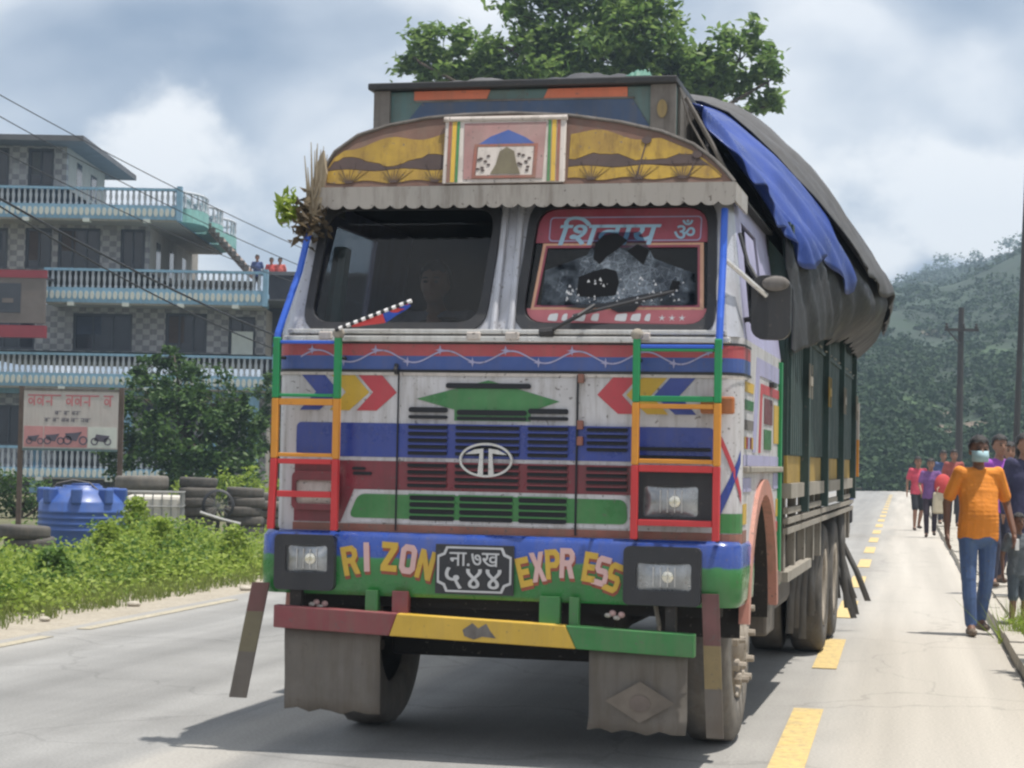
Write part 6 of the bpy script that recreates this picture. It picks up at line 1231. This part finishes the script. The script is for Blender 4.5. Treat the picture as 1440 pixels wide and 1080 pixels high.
def person(label, loc, rotz, h=1.72, shirt=(.5, .2, .05), trousers=(.03, .05, .12), skin_m=None, voxel=.011, pose=None, shorts=False, shoes=(.10, .07, .05), mask=None, hair='short', belly=0., sleeve=.45, shirt_m=None, trouser_m=None, skirt=False, fingers=True, group=None, long_sleeve=False):
    sk = skin_m or m_skin; P = dict(sl=(-.172, 0, 1.425), sr=(.172, 0, 1.425), el=(-.245, .03, 1.15), er=(.245, .03, 1.15), wl=(-.27, -.03, .90), wr=(.27, -.03, .90), hl=(-.085, 0, .93), hr=(.085, 0, .93), kl=(-.095, -.03, .50), kr=(.095, -.03, .50), al=(-.095, .02, .085), ar=(.095, .02, .085), head=(0, -.015, 1.615), hd=(0, 0, -1), hdr=(0, 0, -1))
    if pose: P.update(pose)
    P = {k: V3(*v) for k, v in P.items()}
    t = thing('person', label, 'person', loc, rotz, group); t.scale = (h / 1.75,) * 3
    sm_ = shirt_m or mat('shirt', shirt, .8, .25, 9, bump=.8, bscale=11); tm_ = trouser_m or mat('trousers', trousers, .85, .25, 9, bump=.8, bscale=12); shm = mat('shoe', shoes, .7, .15, 8)
    B = Body(); hip = (P['hl'] + P['hr']) / 2; ch = (P['sl'] + P['sr']) / 2; sp = ch - hip; at_ = lambda f: hip + sp * f
    for f in np.linspace(-.13, .86, 16):
        bl = belly * math.exp(-((f - .30) / .26) ** 2); w_ = float(np.interp(f, [-.06, .1, .35, .65, .88], [.186, .176, .160, .178, .165])); d_ = float(np.interp(f, [-.06, .1, .35, .65, .88], [.130, .126, .116, .120, .088]))
        B.ell(at_(f) + V3(0, -bl * .75 + .006, 0), (w_ + bl * .35, d_ + bl * .6, .085), 'shirt')
    B.cap(P['sl'] * .86 + ch * .14 + V3(0, 0, -.015), .062, P['sr'] * .86 + ch * .14 + V3(0, 0, -.015), .062, 'shirt').cap(at_(.97) + V3(-.06, .01, 0), .06, at_(.97) + V3(.06, .01, 0), .06, 'shirt')
    B.ell(hip + V3(0, .01, -.08), (.150, .112, .09), 'trousers')
    nk = P['head'] + V3(0, .025, -.12); B.cap(ch + V3(0, .01, .02), .060, nk, .052, 'skin')
    for s, S_, E_, W_, D_ in ((-1, P['sl'], P['el'], P['wl'], P['hd']), (1, P['sr'], P['er'], P['wr'], P['hdr'])):
        if long_sleeve: B.cap(S_, .066, E_, .052, 'shirt').cap(E_, .050, W_, .036, 'shirt')
        else:
            mid = S_ + (E_ - S_) * sleeve * 1.5; B.cap(S_, .056, mid, .060, 'shirt').cap(mid, .043, E_, .039, 'skin').cap(E_, .038, W_, .026, 'skin')
        D_ = D_ / np.linalg.norm(D_); side = np.cross(D_, V3(s, 0, 0)); side = side / (np.linalg.norm(side) + 1e-9)   # front-back spread of the fingers
        pal = W_ + D_ * .055; B.cap(W_ + D_ * .015, .024, pal, .022, 'skin').cap(pal + side * .02, .017, pal - side * .02, .017, 'skin')
        if fingers:
            for k, (o_, l_) in enumerate(((-.030, .060), (-.010, .074), (.011, .072), (.031, .055))):
                b0 = pal + D_ * .018 + side * o_; b1 = b0 + D_ * l_ * .55 + V3(-s * .006, 0, 0); b2 = b1 + D_ * l_ * .42 + V3(-s * .016, 0, 0); B.cap(b0, .0095, b1, .0088, 'skin').cap(b1, .0088, b2, .0075, 'skin')
            th0 = W_ + D_ * .03 + side * -.022; B.cap(th0, .0115, th0 + D_ * .035 - side * .024, .0105, 'skin').cap(th0 + D_ * .035 - side * .024, .0105, th0 + D_ * .062 - side * .026, .0085, 'skin')
        else: B.cap(pal, .022, pal + D_ * .07, .016, 'skin')
    for s, H_, K_, A_ in ((-1, P['hl'], P['kl'], P['al']), (1, P['hr'], P['kr'], P['ar'])):
        toe = A_ + V3(s * .015, -.15, -.045); heel = A_ + V3(0, .035, -.045)
        if shorts: B.cap(H_, .095, K_ + (H_ - K_) * .08, .082, 'trousers').cap(K_, .055, K_ + (A_ - K_) * .35, .056, 'skin').cap(K_ + (A_ - K_) * .35, .055, A_, .034, 'skin')
        else: B.cap(H_, .095, K_, .068, 'trousers').cap(K_, .066, K_ + (A_ - K_) * .4, .064, 'trousers').cap(K_ + (A_ - K_) * .4, .062, A_ + V3(0, 0, .03), .054, 'trousers')
        B.cap(heel, .038, toe + V3(0, .03, -.004), .036, 'shoe').cap(toe + V3(0, .05, 0), .036, toe, .03, 'shoe').cap(A_, .036, (heel + toe) / 2 + V3(0, 0, .02), .034, 'skin')
    if skirt:
        for f in (0, .25, .5, .75): B.ell(hip + V3(0, 0, -.08 - f * .42), (.15 + .03 * f, .12 + .03 * f, .14), 'trousers')
    hc = P['head']
    B.ell(hc + V3(0, .012, .022), (.080, .098, .096), 'skin').ell(hc + V3(0, -.018, -.045), (.064, .074, .076), 'skin').cap(hc + V3(0, -.055, -.095), .028, hc + V3(0, -.065, -.092), .026, 'skin').cap(hc + V3(0, -.094, .005), .009, hc + V3(0, -.108, -.028), .014, 'skin')
    for s in (-1, 1): B.ell(hc + V3(s * .079, .01, -.012), (.012, .022, .032), 'skin')
    body = B.build('body', {'skin': sk, 'shirt': sm_, 'trousers': tm_, 'shoe': shm}, voxel, t, None, (hip[2] - .075) if hip[2] > .8 else None)
    # face
    for s in (-1, 1):
        MB().ball(tuple(hc + V3(s * .030, -.086, .008)), (.013, .008, .008), 8, 6).obj('eye', m_eye, t, smooth=True); MB().tube([tuple(hc + V3(s * .016, -.094, .027)), tuple(hc + V3(s * .034, -.091, .032)), tuple(hc + V3(s * .050, -.08, .026))], [.004, .005, .003], 5).obj('eyebrow', m_hair, t)
    if mask:
        G = []
        for j in range(9):
            v = j / 8; z = .0 - .098 * v; row = []
            for i in range(15):
                a = math.radians(-78 + 156 * i / 14); r = .088 + .022 * math.sin(math.pi * min(1, v * 1.05)) * math.cos(a) ** 2; row.append(tuple(hc + V3(r * .86 * math.sin(a), -.006 - r * 1.12 * math.cos(a), z - .004 * math.cos(a))))
            G.append(row)
        mk = MB().grid(G).obj('face_mask', mask, t, smooth=True); q = mk.modifiers.new('s', 'SOLIDIFY'); q.thickness = .004
        for s in (-1, 1): MB().tube([tuple(hc + V3(s * .074, -.025, -.01)), tuple(hc + V3(s * .090, .02, .012))], .002, 4).obj('mask_loop', mask, t)
    else: MB().tube([tuple(hc + V3(-.024, -.080, -.062)), tuple(hc + V3(0, -.092, -.064)), tuple(hc + V3(.024, -.080, -.062))], [.003, .0065, .003], 5).obj('mouth', m_lip, t)
    # hair: shell over the skull with an uneven outline
    mb = MB(); n, m2 = 26, 14; o = 0; G = []
    for i in range(m2 + 1):
        ph = math.radians(112 if hair == 'short' else 128) * i / m2; row = []
        for j in range(n + 1):
            th = 2 * math.pi * j / n; fx = math.sin(ph) * math.cos(th); fy = math.sin(ph) * math.sin(th); fz = math.cos(ph)
            if fy < -.15 and ph > math.radians(62): fz = max(fz, .42 + .08 * math.sin(j * 2.1)); k_ = math.sqrt(max(0, 1 - fz * fz)) / (math.hypot(fx, fy) + 1e-6); fx *= k_; fy *= k_
            nzv = 1.13 + .14 * mnoise.noise(Vector((fx * 5, fy * 5, fz * 5 + loc[0]))) + (.06 if fz > .5 else 0); row.append(tuple(hc + V3(fx * .082 * nzv, .014 + fy * .1 * nzv, .026 + fz * .096 * nzv)))
        G.append(row)
    hr_ = MB().grid(G).obj('hair', m_hair, t, smooth=True)
    if hair == 'long': MB().ball(tuple(hc + V3(0, .105, -.06)), (.055, .045, .085), 12, 8).obj('hair_bun', m_hair, t, smooth=True)
    return t
m_mask = mat('pale_blue_mask', (.36, .52, .57), .8, .05, 9)
def jeans():
    m = mat('faded_jeans', (.045, .085, .22), .85, .3, 5, dirt=.35, dcol=(.20, .30, .48), dscale=6, bump=.2, bscale=90); return m
g1 = gnd(1374, 893)
walk = dict(kl=(-.10, -.07, .50), al=(-.085, -.10, .085), kr=(.085, .02, .50), ar=(.075, .16, .11), el=(-.265, .06, 1.15), wl=(-.275, .0, .885), er=(.27, .06, 1.15), wr=(.30, -.06, .905), hd=(0, -.25, -1), hdr=(0, -.35, -1), hl=(-.088, 0, .92), hr=(.088, 0, .92))
m_osh = mat('orange_tee', (.72, .24, .025), .8, .14, 6, bump=1., bscale=8)
p1 = person('man in orange tee and jeans with pale blue face mask walking by the kerb', (g1.x, g1.y, 0), .05, 1.80, shirt_m=m_osh, trouser_m=jeans(), skin_m=m_skin_d, voxel=.0065, pose=walk, mask=m_mask, belly=.035, sleeve=.5, shoes=(.15, .11, .08))
ph = MB().box((.315, -.105, .80), (.035, .012, .10)).obj('folded_paper', m_swhite, None, bevel=.003); ph.matrix_world = p1.matrix_basis; tag(ph, 'small white packet held in the hand of the masked man', 'packet')
gc_ = gnd(1431, 893)
person('small child in grey patterned clothes with a hand at the mouth beside the masked man', (gc_.x, gc_.y, .02), .25, 1.07, shirt=(.10, .115, .13), trousers=(.08, .10, .12), skin_m=m_skin_d, voxel=.011, shorts=True, pose=dict(er=(.23, -.06, 1.16), wr=(.08, -.16, 1.38), hdr=(-.2, -.1, 1), head=(0, -.015, 1.64)), shoes=(.2, .15, .1))
def walker(label, px, Y, zhead_py, rotz=0., **k):
    b = at(px, 700, Y); top = at(px, zhead_py, Y).z; return person(label, (b.x, Y, (.088 if b.x * RN.x + Y * RN.y > 1.0 else .0)), rotz, max(1.2, (top - .0)), **k)
def at_feet(px, py, z=0.): g_ = gnd(px, py, z); return g_.x, g_.y
wp = dict(kl=(-.09, -.10, .50), al=(-.08, -.02, .085), kr=(.09, -.02, .5), ar=(.08, .16, .12))
x_, y_ = at_feet(1290, 746); person('man in a pink red tee and black shorts walking on the road side', (x_, y_, 0), .1, 1.76, shirt=(.52, .06, .10), trousers=(.02, .02, .025), voxel=.016, shorts=True, pose=wp, fingers=False)
x_, y_ = at_feet(1308, 756); wq = person('woman in a purple top carrying a red bag and a pale sack', (x_, y_, 0), -.2, 1.70, shirt=(.16, .07, .22), trousers=(.03, .02, .03), voxel=.016, pose=dict(er=(.24, -.08, 1.16), wr=(.14, -.22, 1.08), el=(-.24, -.02, 1.15), wl=(-.2, -.2, 1.0), hdr=(0, -.6, -.6), **wp), hair='long', fingers=False)
bgm = mat('red_bag_cloth', (.48, .05, .05), .8, .12, 5, bump=.4, bscale=10); sck = mat('beige_sack_cloth', (.46, .40, .29), .85, .12, 5, bump=.4, bscale=10)
o = MB().ball((0, 0, 0), (.19, .14, .25), 14, 10).obj('shoulder_bag', bgm, None, smooth=True); o.location = (x_ + .24, y_ - .10, 1.12); tag(o, 'red cloth bag hanging from the shoulder of the woman in purple', 'bag')
o = MB().add([(-.17, -.08, 0), (.17, -.08, 0), (.17, .08, 0), (-.17, .08, 0), (-.15, -.04, .46), (.15, -.04, .46), (.15, .04, .46), (-.15, .04, .46)], [(0, 3, 2, 1), (4, 5, 6, 7), (0, 1, 5, 4), (1, 2, 6, 5), (2, 3, 7, 6), (3, 0, 4, 7)]).obj('pale_sack', sck, None, bevel=.04); o.location = (x_ + .17, y_ - .16, .52); tag(o, 'pale beige sack carried below the red bag', 'sack')
walker('person in blue walking behind the woman in purple', 1326, 48., 638, .1, shirt=(.06, .09, .2), trousers=(.03, .03, .04), voxel=.018, fingers=False, pose=wp)
walker('dark haired person in dull red behind the left shoulder of the masked man', 1341, 46., 637, 0, shirt=(.30, .07, .06), trousers=(.04, .04, .05), voxel=.018, fingers=False)
walker('person in a bright purple top behind the masked man', 1405, 23., 621, .2, shirt=(.30, .07, .42), trousers=(.05, .05, .08), voxel=.014, fingers=False, pose=wp)
walker('person in red and blue clothes between the masked man and the right edge', 1419, 26., 630, -.1, shirt=(.42, .03, .06), trousers=(.05, .06, .20), voxel=.015, fingers=False, hair='long', skirt=True)
walker('woman in navy clothes with tied hair at the right edge', 1440, 21.5, 620, .3, shirt=(.03, .03, .075), trousers=(.03, .03, .07), voxel=.014, fingers=False, hair='long', long_sleeve=True, skirt=True)
walker('person in white far behind the walkers on the right', 1384, 62., 640, .0, shirt=(.5, .5, .5), trousers=(.05, .05, .06), voxel=.02, fingers=False)
# people on the terrace of the building
for px, py, c, lb_ in ((362, 358, (.06, .09, .22), 'person in a blue shirt standing on the terrace of the building'), (382, 362, (.5, .07, .06), 'person in red at the terrace end beside the dark block'), (394, 362, (.55, .12, .10), 'person in pale red just left of the lorry pole on the terrace')):
    b = at(px, py, 73.); person(lb_, (b.x, 73., b.z - 1.66), 0, 1.66, shirt=c, trousers=(.03, .03, .05), voxel=.02, fingers=False)
bbox('terrace_deck', 300, 424, 420, 428, 68.4, 75, m_roofslab)
# driver
dl = TM @ Vector((-.58, .88, 1.22))
person('driver sitting behind the wheel of the lorry', tuple(dl), math.radians(-13.2), 1.70, shirt=(.20, .20, .24), trousers=(.05, .05, .07), voxel=.013, pose=dict(hl=(-.09, 0, .60), hr=(.09, 0, .60), sl=(-.19, .03, 1.08), sr=(.19, .03, 1.08), head=(0, -.02, 1.27), el=(-.26, -.20, .90), er=(.26, -.20, .90), wl=(-.16, -.42, 1.0), wr=(.16, -.42, 1.0), hd=(.3, -1, .3), hdr=(-.3, -1, .3), kl=(-.12, -.45, .62), kr=(.12, -.45, .62), al=(-.12, -.55, .22), ar=(.12, -.55, .22)))
# small motorbike standing behind the lorry
mbk = road(42, -1.15); mo = thing('parked_motorbike', 'small blue motorbike behind the tail of the lorry', 'motorbike', mbk, ANG)
m_mblue = mat('blue_bike_paint', (.03, .06, .2), .4, .1, 8)
tm_ = MB().lathe([(.22, -.05), (.28, -.045), (.30, 0), (.28, .045), (.22, .05), (.22, -.05)], (0, 0, 0), 'x', 28).mesh('wheel', m_rubber, True)
for y in (-.65, .65): w_ = put('wheel', tm_, mo, (0, y, .30)); MB().lathe([(.0, .03), (.05, .03), (.2, .01), (.225, 0)], (0, 0, 0), 'x', 16).obj('rim', m_rim, w_)
MB().tube([(0, -.65, .3), (0, -.5, .75), (0, -.42, 1.0)], .03, 8).obj('fork', m_cage, mo); MB().tube([(-.32, -.35, 1.03), (0, -.42, 1.0), (.32, -.35, 1.03)], .016, 6).obj('handlebar', m_black, mo)
MB().ball((0, -.1, .78), (.15, .32, .14)).obj('fuel_tank', m_mblue, mo, smooth=True); MB().box((0, .42, .80), (.24, .7, .10)).obj('seat', m_black, mo, bevel=.04); MB().box((0, .0, .45), (.24, .45, .35)).obj('engine', m_chassis, mo, bevel=.04); MB().ball((0, -.56, .92), (.11, .08, .11)).obj('headlight', m_amber, mo, smooth=True)
# ================================================================== air
m_haze = bpy.data.materials.new('haze_air'); m_haze.use_nodes = True; N = m_haze.node_tree.nodes; N.clear(); ho = N.new('ShaderNodeOutputMaterial'); pv_ = N.new('ShaderNodeVolumePrincipled'); pv_.inputs['Color'].default_value = (.62, .80, 1., 1); pv_.inputs['Density'].default_value = .0009; pv_.inputs['Anisotropy'].default_value = .2
m_haze.node_tree.links.new(pv_.outputs[0], ho.inputs['Volume'])
tag(MB().bx(-620, 620, -60, 950, -1.5, 130).obj('haze', m_haze), kind='stuff')
